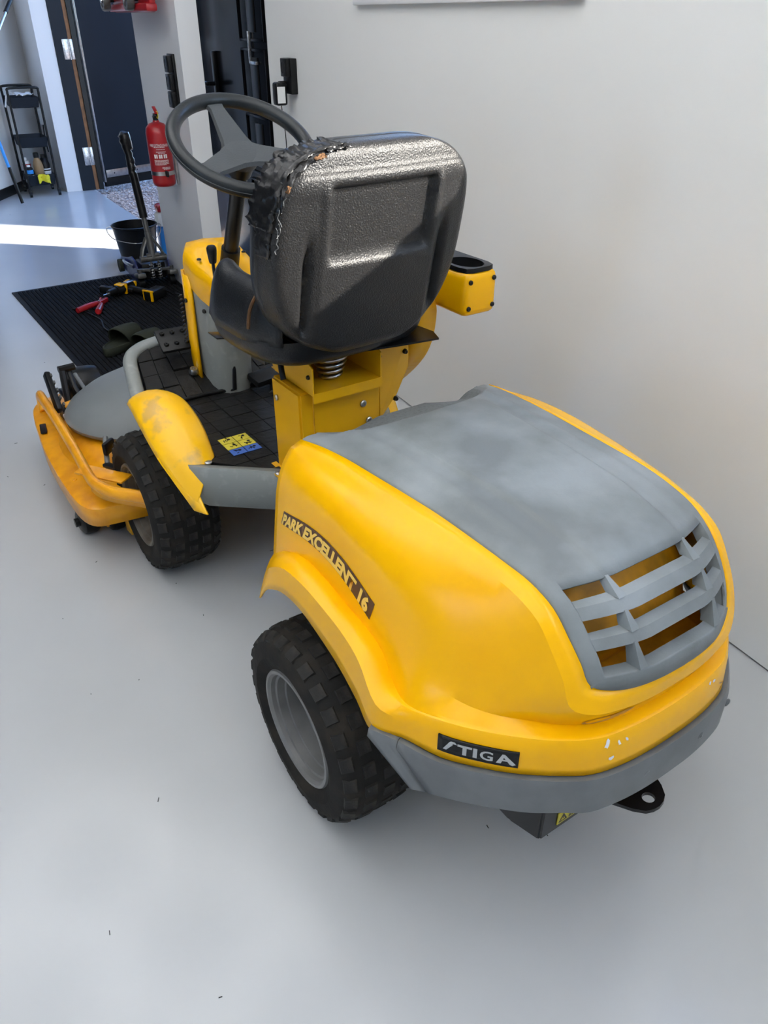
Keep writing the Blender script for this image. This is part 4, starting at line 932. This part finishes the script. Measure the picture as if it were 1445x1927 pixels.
# ---- slide sandals
def sandal(name, heel, toe, label, side):
    heel = Vector(heel); toe = Vector(toe); d = toe-heel; o = empty(name, (heel.x, heel.y, .012), math.atan2(d.y, d.x)); L = d.length
    tag(o, label, 'sandal', 'olive slide sandals on the mat')
    out = []
    for k in range(28):
        a = 2*math.pi*k/28; x = .5-.5*math.cos(a); w = (.036+.014*math.sin(math.pi*(x-.1)))*(1-abs(2*x-1)**5)**.5
        out.append((x*L, w*(1 if a < math.pi else -1)))
    bm = bmesh.new(); Vr = []
    for f, z in ((.95, 0), (1.0, .004), (1.02, .020), (.99, .028), (.90, .030), (.84, .024), (.4, .022)):
        Vr.append([bm.verts.new((L/2+(x-L/2)*f, y*f, z+.012*max(0, 1-x/L*2.2)*(z > .01))) for x, y in out])
    for a, b in zip(Vr, Vr[1:]):
        for k in range(28): bm.faces.new([a[k], a[(k+1) % 28], b[(k+1) % 28], b[k]])
    bm.faces.new(Vr[0][::-1]); bm.faces.new(Vr[-1]); obj('sole', bm, 'olive', o, 50)
    bm = bmesh.new(); rws = []
    for i in range(9):
        x = L*(.46+.46*i/8); h = .086-.028*(i/8)**1.5; row = []
        for j in range(15):
            a = math.pi*j/14; lean = -.04*math.sin(a)*(1-i/8); row.append(Vector((x+lean, .052*math.cos(a)*(1-.25*(i/8)**2), .014+h*math.sin(a)**.8)))
        rws.append(row)
    add_grid(bm, rws); solid(obj('strap', bm, 'olive', o, 60), .005)
sandal('slide_sandal', (-1.225, 3.235), (-1.165, 3.525), 'olive slide sandal on the mat whose whole open strap shows, touching the cable', 1)
sandal('slide_sandal', (-1.105, 3.165), (-1.045, 3.455), 'olive slide sandal on the mat half hidden behind the mower footrest edge', -1)
# ---- cordless drill
dr_ = empty('cordless_drill', (-1.425, 4.145, .012), math.atan2(.22, .11)); tag(dr_, 'yellow and black cordless drill lying on its side on the mat', 'drill')
def dax(x): return Vector((x, 0, .032))
bm = bmesh.new(); add_cyl(bm, dax(-.085), dax(-.03), .017, .021); obj('chuck', bm, 'black', dr_, 40)
cyl('drill_bit', dax(-.122), dax(-.085), .0035, 'steel', dr_, n=8); cyl('chuck_ring', dax(-.086), dax(-.080), .015, 'steel', dr_)
bm = bmesh.new(); add_cyl(bm, dax(-.03), dax(.03), .026, .029); add_cyl(bm, dax(.03), dax(.105), .029, .027); obj('motor_housing', bm, 'black', dr_, 40)
bm = bmesh.new(); add_box(bm, (.04, .045, .006), (.0, -.004, .058), (.1, 0, .2), .003); add_box(bm, (.018, .058, .056), (.025, 0, .032), bev=.006); add_box(bm, (.05, .016, .008), (.075, .014, .056), (0, 0, .3), .003); add_box(bm, (.02, .056, .03), (.095, 0, .04), (0, 0, .2), .006); obj('yellow_shell', bm, 'yellow', dr_, 40)
box('gear_sleeve', (.05, .03, .008), (.06, -.01, .058), 'galv', dr_, bev=.003)
hx = Vector((.05, -.02, .028)); hy = Vector((.045, -.165, .026))
tube('handle', [hx, hx.lerp(hy, .5), hy], [.021, .018, .019], 'black', dr_, 12, flat=(1, .9)); box('trigger', (.016, .03, .02), (.022, -.055, .028), 'black', dr_, (0, 0, .1), .004)
box('battery', (.115, .065, .05), (.045, -.205, .027), 'black', dr_, (0, 0, .08), .006)
bm = bmesh.new(); add_box(bm, (.012, .012, .054), (-.005, -.175, .028), bev=.002); add_box(bm, (.012, .012, .054), (-.012, -.232, .028), bev=.002); add_box(bm, (.012, .07, .008), (-.008, -.205, .052), bev=.002); obj('battery_latch', bm, 'yellow', dr_, 40)
bm = bmesh.new(); add_box(bm, (.035, .10, .035), (.0, .075, .02), (.1, 0, .5), .006); obj('side_grip', bm, 'black', dr_)
# ---- red clamp and cables on the mat
cl = empty('jumper_clamp', (-1.46, 4.02, .012)); cl.location = (-1.475, 3.975, .012); tag(cl, 'red handled spring clamp with a black cable on the mat', 'clamp')
tube('clamp_grip', [(-.01, -.03, .02), (-.045, -.09, .02), (-.075, -.145, .018)], [.013, .016, .014], 'red', cl, 12); tube('clamp_grip', [(.012, -.04, .016), (.024, -.10, .017), (.034, -.16, .018)], [.012, .016, .015], 'red', cl, 12)
bm = bmesh.new(); add_box(bm, (.018, .09, .022), (.006, .0, .018), (0, 0, -.25), .003); add_box(bm, (.012, .08, .02), (-.004, .0, .020), (0, 0, .22), .003); obj('clamp_jaw', bm, 'red', cl); cyl('clamp_pivot', (0, -.028, .006), (0, -.028, .034), .006, 'steel', cl, n=10)
g0 = lambda x, y, z=.017: (x, y, z)
tag(tube('clamp_cable', [g0(-1.60, 3.895), g0(-1.545, 3.87), g0(-1.47, 3.80), g0(-1.40, 3.72), g0(-1.35, 3.61), g0(-1.30, 3.55), g0(-1.23, 3.50), g0(-1.17, 3.44)], .0042, 'black', None, 8, 6), 'thin black cable snaking from the red clamp to the sandals', 'cable')
tag(tube('power_cable', [g0(-1.285, 4.255), g0(-1.22, 4.235), g0(-1.15, 4.17), g0(-1.08, 4.13), g0(-1.0, 4.10), g0(-.85, 4.05)], .004, 'black', None, 8, 6), 'black cable on the mat running from the blue jack behind the mower', 'cable')
# ---- trolley jack
jk = empty('trolley_jack', (-1.285, 4.35, .0), R(90+30)); jk.scale = (1, .84, 1); tag(jk, 'blue trolley jack with its black wrapped handle raised, on the mat corner', 'jack')   # local x forward (away), y left
jk.location.z = .013
side = [(-.02, .02), (.0, .10), (.03, .135), (.09, .145), (.20, .115), (.36, .085), (.385, .06), (.38, .03), (.30, .022), (.06, .02)]
for sg in (1, -1): prism('side_plate', side, .008, 'blue', jk, Matrix(((1,0,0,0),(0,0,1,sg*.105-.004),(0,1,0,0),(0,0,0,1))), .0015)
for sg in (1, -1):
    cyl('front_wheel', (.355, sg*.106, .036), (.355, sg*.134, .036), .036, 'olive', jk, n=24)
    bm = bmesh.new(); add_cyl(bm, (-.035, sg*.085, .026), (-.035, sg*.118, .026), .026); obj('rear_caster', bm, 'black', jk)
    tube('carry_handle', [(.06, sg*.112, .095), (.09, sg*.125, .098), (.17, sg*.129, .094), (.24, sg*.124, .088), (.26, sg*.112, .085)], .010, 'steel', jk, 10)
    bm = bmesh.new(); add_box(bm, (.10, .055, .028), (-.04, sg*.105, .068), (0, R(12), 0), .008); add_cyl(bm, (-.05, sg*.105, .07), (-.05, sg*.105, .105), .012); obj('caster_bracket', bm, 'cast', jk)
cyl('front_axle', (.355, -.134, .036), (.355, .134, .036), .01, 'cast', jk)
box('crossbar', (.02, .235, .016), (-.025, 0, .088), 'cast', jk, (R(3), 0, 0), .003)
box('power_unit', (.14, .16, .09), (.06, 0, .075), 'black', jk, bev=.012)
for yy in (-.024, .024):
    pts = [(-.045+.014*math.cos(2*math.pi*i/14), yy+.014*math.sin(2*math.pi*i/14), .045+.085*i/84) for i in range(85)]; tube('return_spring', pts, .0026, 'steel', jk, 6)
    cyl('spring_rod', (-.045, yy, .04), (-.045, yy, .14), .005, 'cast', jk, n=10)
bm = bmesh.new(); add_cyl(bm, (-.03, -.085, .15), (-.03, .085, .15), .017); add_cyl(bm, (-.03, -.04, .165), (-.03, .04, .165), .014)
add_tube(bm, [(-.03, .08, .15), (-.012, .055, .20), (.0, .018, .255)], .011, 8, flat=(1.3, .7)); add_tube(bm, [(-.03, -.08, .15), (-.012, -.055, .20), (.0, -.018, .255)], .011, 8, flat=(1.3, .7)); add_tube(bm, [(-.03, 0, .15), (-.01, 0, .21), (.0, 0, .28)], [.02, .024, .022], 12); obj('handle_yoke', bm, 'cast', jk, 40)
h0 = Vector((.0, 0, .25)); hd_ = Vector((.115, .02, .515)); 
cyl('handle_tube', h0, h0+hd_*.22, .0165, 'cast', jk); tube('foam_sleeve', [h0+hd_*.2, h0+hd_*.45, h0+hd_*.62], [.026, .026, .025], 'black', jk, 14)
rr = random.Random(5); pts = [h0+hd_*(.60+.40*i/16) for i in range(17)]
tube('taped_grip', [p+Vector((rr.uniform(-.004, .004), rr.uniform(-.004, .004), 0)) for p in pts], [.024+rr.uniform(-.003, .003)+(.012 if i > 9 else 0)-(.02 if i == 16 else 0) for i in range(17)], 'torn', jk, 9)
# ---- bucket
bk_ = empty('bucket', (-1.535, 4.935, 0)); tag(bk_, 'black plastic bucket with a wire handle behind the blue jack', 'bucket')
rev('bucket_body', [(0, .004), (.098, .004), (.102, .0), (.105, .006), (.132, .200), (.138, .203), (.138, .210), (.130, .212), (.101, .012), (0, .010)], 'black', bk_, None, 44, 30)
hp_ = [(.139*math.cos(a), .139*math.sin(a), .20) for a in (0,)]
ax_ = Vector((.93, .36, 0)); bx_ = Vector((-.36, .93, 0))
tube('wire_handle', [ax_*(-.138)+Vector((0, 0, .205)), ax_*(-.162)+Vector((0, 0, .20)), ax_*(-.160)+Vector((0, 0, .168))+bx_*-.01, ax_*(-.12)+Vector((0, 0, .140))-bx_*.075, ax_*0+Vector((0, 0, .125))-bx_*.135, ax_*.12+Vector((0, 0, .14))-bx_*.075, ax_*.158+Vector((0, 0, .19)), ax_*.138+Vector((0, 0, .205))], .0022, 'steel', bk_, 6, 5)
# ---- washer fluid jug behind the bucket
jg = empty('fluid_jug', (-1.395, 5.065, 0), R(-60)); tag(jg, 'white and blue fluid jug with a red top by the pillar behind the bucket', 'jug')
box('jug_body', (.085, .075, .17), (0, 0, .085), 'cyan', jg, bev=.02); box('jug_label', (.086, .076, .085), (0, 0, .215), 'paper', jg, bev=.02); box('jug_top', (.07, .06, .05), (0, 0, .28), 'red', jg, bev=.015)
# ---- fire extinguisher on the pillar
fx = empty('fire_extinguisher', ew(-.455, .575, .078), math.atan2(EN.y, EN.x)); tag(fx, 'red fire extinguisher with printed label strapped to the white pillar', 'fire extinguisher')   # local x = out of the wall
rev('cylinder', [(0, .004), (.045, 0), (.054, .008), (.056, .02), (.056, .235), (.052, .258), (.036, .276), (.016, .283), (.014, .29), (0, .29)], 'red', fx, None, 40)
rev('steel_band', [(.0575, .052), (.0575, .070), (.0565, .070), (.0565, .052)], 'steel', fx, None, 40, close=True); box('band_clip', (.012, .04, .026), (.0, .062, .061), 'black', fx, (0, 0, 0), .003)
def lab(a, z, off=.0006): return Vector(((.056+off)*math.cos(a), (.056+off)*math.sin(a), z))
va = math.atan2(-4.3, 1.0)-math.atan2(EN.y, EN.x)   # angle that faces the camera
va = math.atan2(-fx.location.y, -fx.location.x)-math.atan2(EN.y, EN.x)
bm = bmesh.new(); add_grid(bm, [[lab(va-1.15+2.3*i/24, z) for i in range(25)] for z in (.078, .19)]); lb = obj('label', bm, 'redlabel', fx, 60)
def lt(p): return lab(va+p.x, .078+p.y, .0011)
text('label_text', 'FIRE EXTINGUISHER', .017, 'white', lb, None, .0, 1.6, lambda p: lt(Vector((p.x-.85, p.y+.103, 0))))
rr = random.Random(2)
def lline(y, x0, x1, h, n):
    bm = bmesh.new(); x = x0
    while x < x1:
        w = rr.uniform(.05, .14); a = [bm.verts.new(lt(Vector((q, yy, 0)))) for q, yy in ((x, y), (min(x+w, x1), y), (min(x+w, x1), y+h), (x, y+h))]; bm.faces.new(a); x += w+.03
    obj('print_line', bm, 'white', lb, 0)
for k, (y, x0, x1) in enumerate(((.099, -.5, .4), (.090, -.3, .4), (.079, -.35, .45), (.073, -.2, .4), (.042, -.6, .6), (.037, -.6, .65), (.032, -.6, .6), (.027, -.6, .65), (.022, -.6, .4), (.010, .0, .7), (.006, .0, .7), (.002, .1, .7))): lline(y, x0, x1, .0022, 0)
for x in (-.42, -.02, .38):
    bm = bmesh.new(); bm.faces.new([bm.verts.new(lt(Vector((x+dx, y, 0)))) for dx, y in ((-.14, .052), (.14, .052), (.14, .069), (-.14, .069))]); pp = obj('pictogram', bm, 'white', lb, 0)
bm = bmesh.new(); add_cyl(bm, (0, 0, .288), (0, 0, .318), .013, .010); add_box(bm, (.02, .045, .016), (0, .004, .308), (R(20), 0, 0), .003); obj('valve', bm, 'black', fx)
bm = bmesh.new(); add_box(bm, (.016, .055, .006), (0, .012, .334), (R(-28), 0, 0), .002); add_box(bm, (.016, .05, .005), (0, .01, .320), (R(8), 0, 0), .002); obj('squeeze_lever', bm, 'red', fx)
tube('safety_pin', [(.0+.017*0, .024+.015*math.cos(2*math.pi*k/16)+.012, .316+.015*math.sin(2*math.pi*k/16)) for k in range(17)], .0014, 'yellowcloth', fx, 6)
tube('gauge_stub', [(0, -.012, .30), (0, -.04, .302)], .006, 'steel', fx); box('wall_bracket', (.012, .03, .30), (-.066, 0, .15), 'steel', fx, bev=.002)
# ---- red creeper board with castors hanging on the pillar
cb = empty('creeper_board', ew(-.345, 1.297, .075), math.atan2(ED.y, ED.x)); tag(cb, 'red board with dark castors hung high on the pillar', 'creeper')    # local x along the wall away, y = toward wall(-)
sgn = 1
box('board', (.63, .03, .62), (0, 0, .31), 'red', cb, bev=.01); box('board_lip', (.66, .05, .03), (0, .01, .018), 'red', cb, bev=.008)
for x in (-.135, .295):
    mxw = Matrix.Translation((x, .055, .048)) @ Euler((R(90), 0, 0)).to_matrix().to_4x4()
    rev('castor', [(0, -.012), (.026, -.012), (.028, -.016), (.041, -.016), (.043, -.010), (.043, .010), (.041, .016), (.028, .016), (.026, .012), (0, .012)], 'cast', cb, mxw, 28); bolt('castor_nut', (x, .069, .048), (0, 1, 0), .009, 'steel', cb, .008)
    rev('castor_hub', [(0, .0135), (.026, .0135), (.026, .0125)], 'black', cb, Matrix.Translation((x, .055, .048)) @ Euler((R(-90), 0, 0)).to_matrix().to_4x4(), 24)
    box('castor_fork', (.02, .06, .012), (x, .03, .048), 'black', cb, bev=.002)
# ---- wall sockets
so3 = empty('socket_strip', ew(-.589, 1.03, 0), math.atan2(EN.y, EN.x)); tag(so3, 'black triple wall socket on the pillar above the fire extinguisher', 'socket')
box('frame', (.012, .085, .222), (.006, 0, 0), 'black', so3, bev=.003)
def socket(parent, z, x=.012):
    p = box('socket', (.022, .066, .066), (x+.010, 0, z), 'black', parent, bev=.004); 
    rev('socket_well', [(.0205, .0), (.0205, .006), (.024, .006)], 'blackmetal', p, Matrix.Translation((.0005, 0, 0)) @ Euler((0, R(90), 0)).to_matrix().to_4x4() @ Matrix.Translation((0, 0, .006)), 24); return p
for z in (-.071, 0, .071): socket(so3, z)
so2 = empty('double_socket', mw(2.61, 1.076, 0), math.atan2(MWN.y, MWN.x)); tag(so2, 'black double wall socket near the right wall edge with a plug-in adapter', 'socket')
box('frame', (.028, .085, .128), (.014, 0, 0), 'black', so2, bev=.003)
socket(so2, .031, .022)
ad = empty('charger_adapter', mw(2.625, 1.018, .03), math.atan2(MWN.y, MWN.x)); tag(ad, 'black plug-in charger adapter hanging in the lower half of the double socket', 'charger')
box('adapter_body', (.05, .05, .085), (.030, .005, -.005), 'black', ad, bev=.01); box('adapter_label', (.034, .001, .06), (.034, .0308, -.008), 'paper', ad, bev=0)
cyl('plug_face', (0, 0, .022), (.03, 0, .022), .019, 'black', ad)
co_ = (tube('charger_cord', [tuple(mw(2.625, .971, .055)), tuple(mw(2.64, .93, .045)), tuple(mw(2.66, .85, .03)), tuple(mw(2.68, .72, .02)), tuple(mw(2.66, .5, .015)), tuple(mw(2.6, .2, .012)), tuple(mw(2.5, .016, .02))], .0022, 'black', None, 6, 5)); co_.parent = ad; co_.matrix_parent_inverse = (Matrix.Translation(ad.location) @ Euler(ad.rotation_euler).to_matrix().to_4x4()).inverted()
# ---- utility cart in the far left nook
ct = empty('utility_cart', (-2.865, 6.945, 0), R(31+90)); tag(ct, 'black three-tier utility cart on castors in the far left corner', 'cart')     # local x away, y left
CW, CL = .115, .30
def tray(z, h, dz=.018):
    bm = bmesh.new(); lv = ((.86, z), (.9, z+.003), (1.0, z+h), (.985, z+h), (.87, z+.008), (.01, z+.006)); Vr = []
    base = [(-.5, -.5), (-.25, -.5), (.25, -.5), (.5, -.5), (.5, 0), (.5, .5), (.25, .5), (-.25, .5), (-.5, .5), (-.5, 0)]
    for f, zz in lv: Vr.append([bm.verts.new((CL/2+x*CL*f, y*2*CW*f*.96, zz)) for x, y in base])
    for a, b in zip(Vr, Vr[1:]):
        for k in range(10): bm.faces.new([a[k], a[(k+1) % 10], b[(k+1) % 10], b[k]])
    bm.faces.new(Vr[0][::-1]); bm.faces.new(Vr[-1]); obj('tray', bm, 'door', ct, 30)
for z, h in ((.665, .075), (.375, .075), (.085, .085)): tray(z, h)
for sx in (0, 1):
    for sy in (1, -1):
        cyl('leg', (sx*CL, sy*CW, .055), (sx*CL, sy*CW, .77), .0095, 'black', ct, n=12)
        bm = bmesh.new(); add_cyl(bm, (sx*CL, sy*CW-.01, .022), (sx*CL, sy*CW+.01, .022), .021, n=16); add_box(bm, (.02, .028, .03), (sx*CL, sy*CW, .045), bev=.004); obj('castor', bm, 'black', ct)
for sx in (0, 1): tube('handle', [(sx*CL, CW, .74), (sx*CL, CW, .785), (sx*CL, CW-.02, .808), (sx*CL, -CW+.02, .808), (sx*CL, -CW, .785), (sx*CL, -CW, .74)], .0095, 'black', ct, 10, 4)
CM = Matrix.Translation((-2.865, 6.945, 0)) @ Euler((0, 0, R(121))).to_matrix().to_4x4()
def cw_(x, y, z): return CM @ Vector((x, y, z))
def bottle(name, x, y, z, prof, m, label, cat, bands=(), cap=None):
    o = empty(name, cw_(x, y, z)); tag(o, label, cat); rev('body', prof, m, o, None, 24)
    for (r, z0, z1, mm) in bands: rev('label_band', [(r-.0005, z0), (r, z0+.0005), (r, z1-.0005), (r-.0005, z1)], mm, o, None, 24)
    if cap: rev('cap', cap[0], cap[1], o, None, 18)
bottle('spray_can', .17, .072, .092, [(0, 0), (.031, 0), (.032, .004), (.032, .15), (.024, .168), (.011, .172), (0, .172)], 'paper', 'white spray can with a red band in the cart bottom tray', 'spray can', ((.0325, .10, .148, 'red'),), ([(.012, .17), (.012, .19), (.008, .195), (0, .195)], 'white'))
bottle('aerosol_can', .055, .078, .092, [(0, 0), (.030, 0), (.031, .004), (.031, .125), (.020, .137), (0, .138)], 'black', 'dark aerosol can with a blue band at the front of the cart bottom tray', 'spray can', ((.0315, .085, .115, 'cyan'), (.0315, .05, .075, 'paper')), ([(.014, .136), (.014, .15), (0, .152)], 'paper'))
bottle('oil_bottle', .08, -.002, .092, [(0, 0), (.036, 0), (.040, .008), (.040, .135), (.034, .17), (.020, .195), (.018, .205), (0, .205)], 'tan', 'tan plastic bottle with a black cap in the middle of the cart bottom tray', 'bottle', (), ([(.021, .20), (.021, .235), (.018, .238), (0, .238)], 'black'))
bottle('coolant_bottle', .16, -.066, .092, [(0, 0), (.040, 0), (.044, .008), (.044, .13), (.034, .17), (.018, .185), (0, .185)], 'black', 'black bottle with pale printed label on the right of the cart bottom tray', 'bottle', ((.0445, .095, .105, 'paper'), (.0445, .06, .085, 'paper'), (.0445, .015, .035, 'tan')), ([(.018, .18), (.018, .21), (0, .212)], 'black'))
bm = bmesh.new(); rr = random.Random(4); rws = []
for i in range(8): rws.append([Vector((rr.uniform(-.008, .008)-.03-.02*math.sin(i), -.055+.011*i*1.2, .03-.01*j+rr.uniform(-.006, .006)-.004*abs(i-4))) for j in range(7)])
add_grid(bm, rws); o = solid(obj('yellow_rag', bm, 'yellowcloth', None, 60), .003); o.matrix_world = CM @ Matrix.Translation((.01, -.005, .15)); tag(o, 'bright yellow rag hanging over the cart bottom tray edge', 'rag')
bm = bmesh.new(); rws = []
for i in range(8): rws.append([Vector((.03+.2*i/7, .05-.13*j/6, .02+rr.uniform(-.006, .012))) for j in range(7)])
add_grid(bm, rws); o = solid(obj('paper_sheet', bm, 'paper', None, 60), .002); o.matrix_world = CM @ Matrix.Translation((0, 0, .735)); tag(o, 'crumpled white paper on the cart top tray', 'paper')
bm = bmesh.new(); add_grid(bm, [[Vector((x, y, z)) for x in (.02, .05, .08)] for y, z in ((.06, .03), (.10, .05), (.125, .02), (.14, -.03), (.15, -.06))]); o = solid(obj('white_cloth', bm, 'paper', None, 60), .003); o.matrix_world = CM @ Matrix.Translation((0, 0, .735)); tag(o, 'white cloth draped over the left edge of the cart top tray', 'cloth')
# ---- poles leaning in the left corner
bp = empty('blue_pole', (-2.985, 6.62, 0)); tag(bp, 'blue broom pole with a black socket leaning on the left wall by the cart', 'broom pole')
bp.location = (-2.965, 6.60, 0)
cyl('pole', (0, 0, .27), (-.16, .02, 1.25), .012, 'cyan', bp); cyl('pole_socket', (.04, 0, .012), (0, 0, .28), .013, 'black', bp)
gp_ = empty('grey_tube', (-2.72, 4.3, .012)); tag(gp_, 'long grey metal pole with a dark grip leaning against the garage door jamb', 'pole')
v1 = Vector((0, 0, 0)); v0 = Vector((.055, 2.78, 1.64)); cyl('pole_shaft', v1, v0*.79, .011, 'steel', gp_); cyl('pole_grip', v0*.79, v0, .015, 'black', gp_)
# ---- cable and little box on the far wall behind the cart
box_ = empty('junction_box', ew(3.42, .55, .0), math.atan2(EN.y, EN.x)); tag(box_, 'small grey box on the far wall behind the cart', 'junction box'); box('box_body', (.04, .05, .12), (.02, 0, 0), 'paper', box_, bev=.005)
tube('box_cable', [(.02, 0, -.06), (.03, .03, -.12), (.03, .02, -.2), (.02, -.02, -.28)], .005, 'black', box_, 6, 4)
# ---- grass and dirt bits on the floor
bm = bmesh.new(); rr = random.Random(21)
spots = [(rr.uniform(-1.6, .7), rr.uniform(.45, 2.6)) for _ in range(46)]
spots += [(rr.uniform(-3, -1.2), rr.uniform(3, 7)) for _ in range(10)]
for x, y in spots: add_box(bm, (rr.uniform(.002, .011), .0012, .001), (x, y, .0006), (0, 0, rr.uniform(0, 6)))
o = obj('debris', bm, 'black', None, 0); o['kind'] = 'stuff'; tag(o, 'scattered dark grass and dirt bits on the grey floor', 'debris')

# unseen block added outside: keeps the low sun off most of the garage doorway
def sun_blocker(x, y, w, d, h):
    sh = struct(empty('unseen_sun_blocker', (x, y, -.05), R(-11)))
    prism('blocker_wall', [(-d, -w), (d, -w), (d, w), (-d, w)], h, 'wood', sh)
    prism('blocker_roof', [(-d*1.2, 0), (0, .7), (d*1.2, 0), (d*1.2, -.08), (0, .6), (-d*1.2, -.08)], w*2+.1, 'black', sh, Matrix(((1,0,0,0),(0,0,1,-w-.05),(0,1,0,h),(0,0,0,1))))
sun_blocker(2.6, 6.93, 2.05, 1.2, 4.9)
sun_blocker(4.4, 1.86, .58, .9, 4.2)  # second added block, keeps sun out of the window nearer the pillar
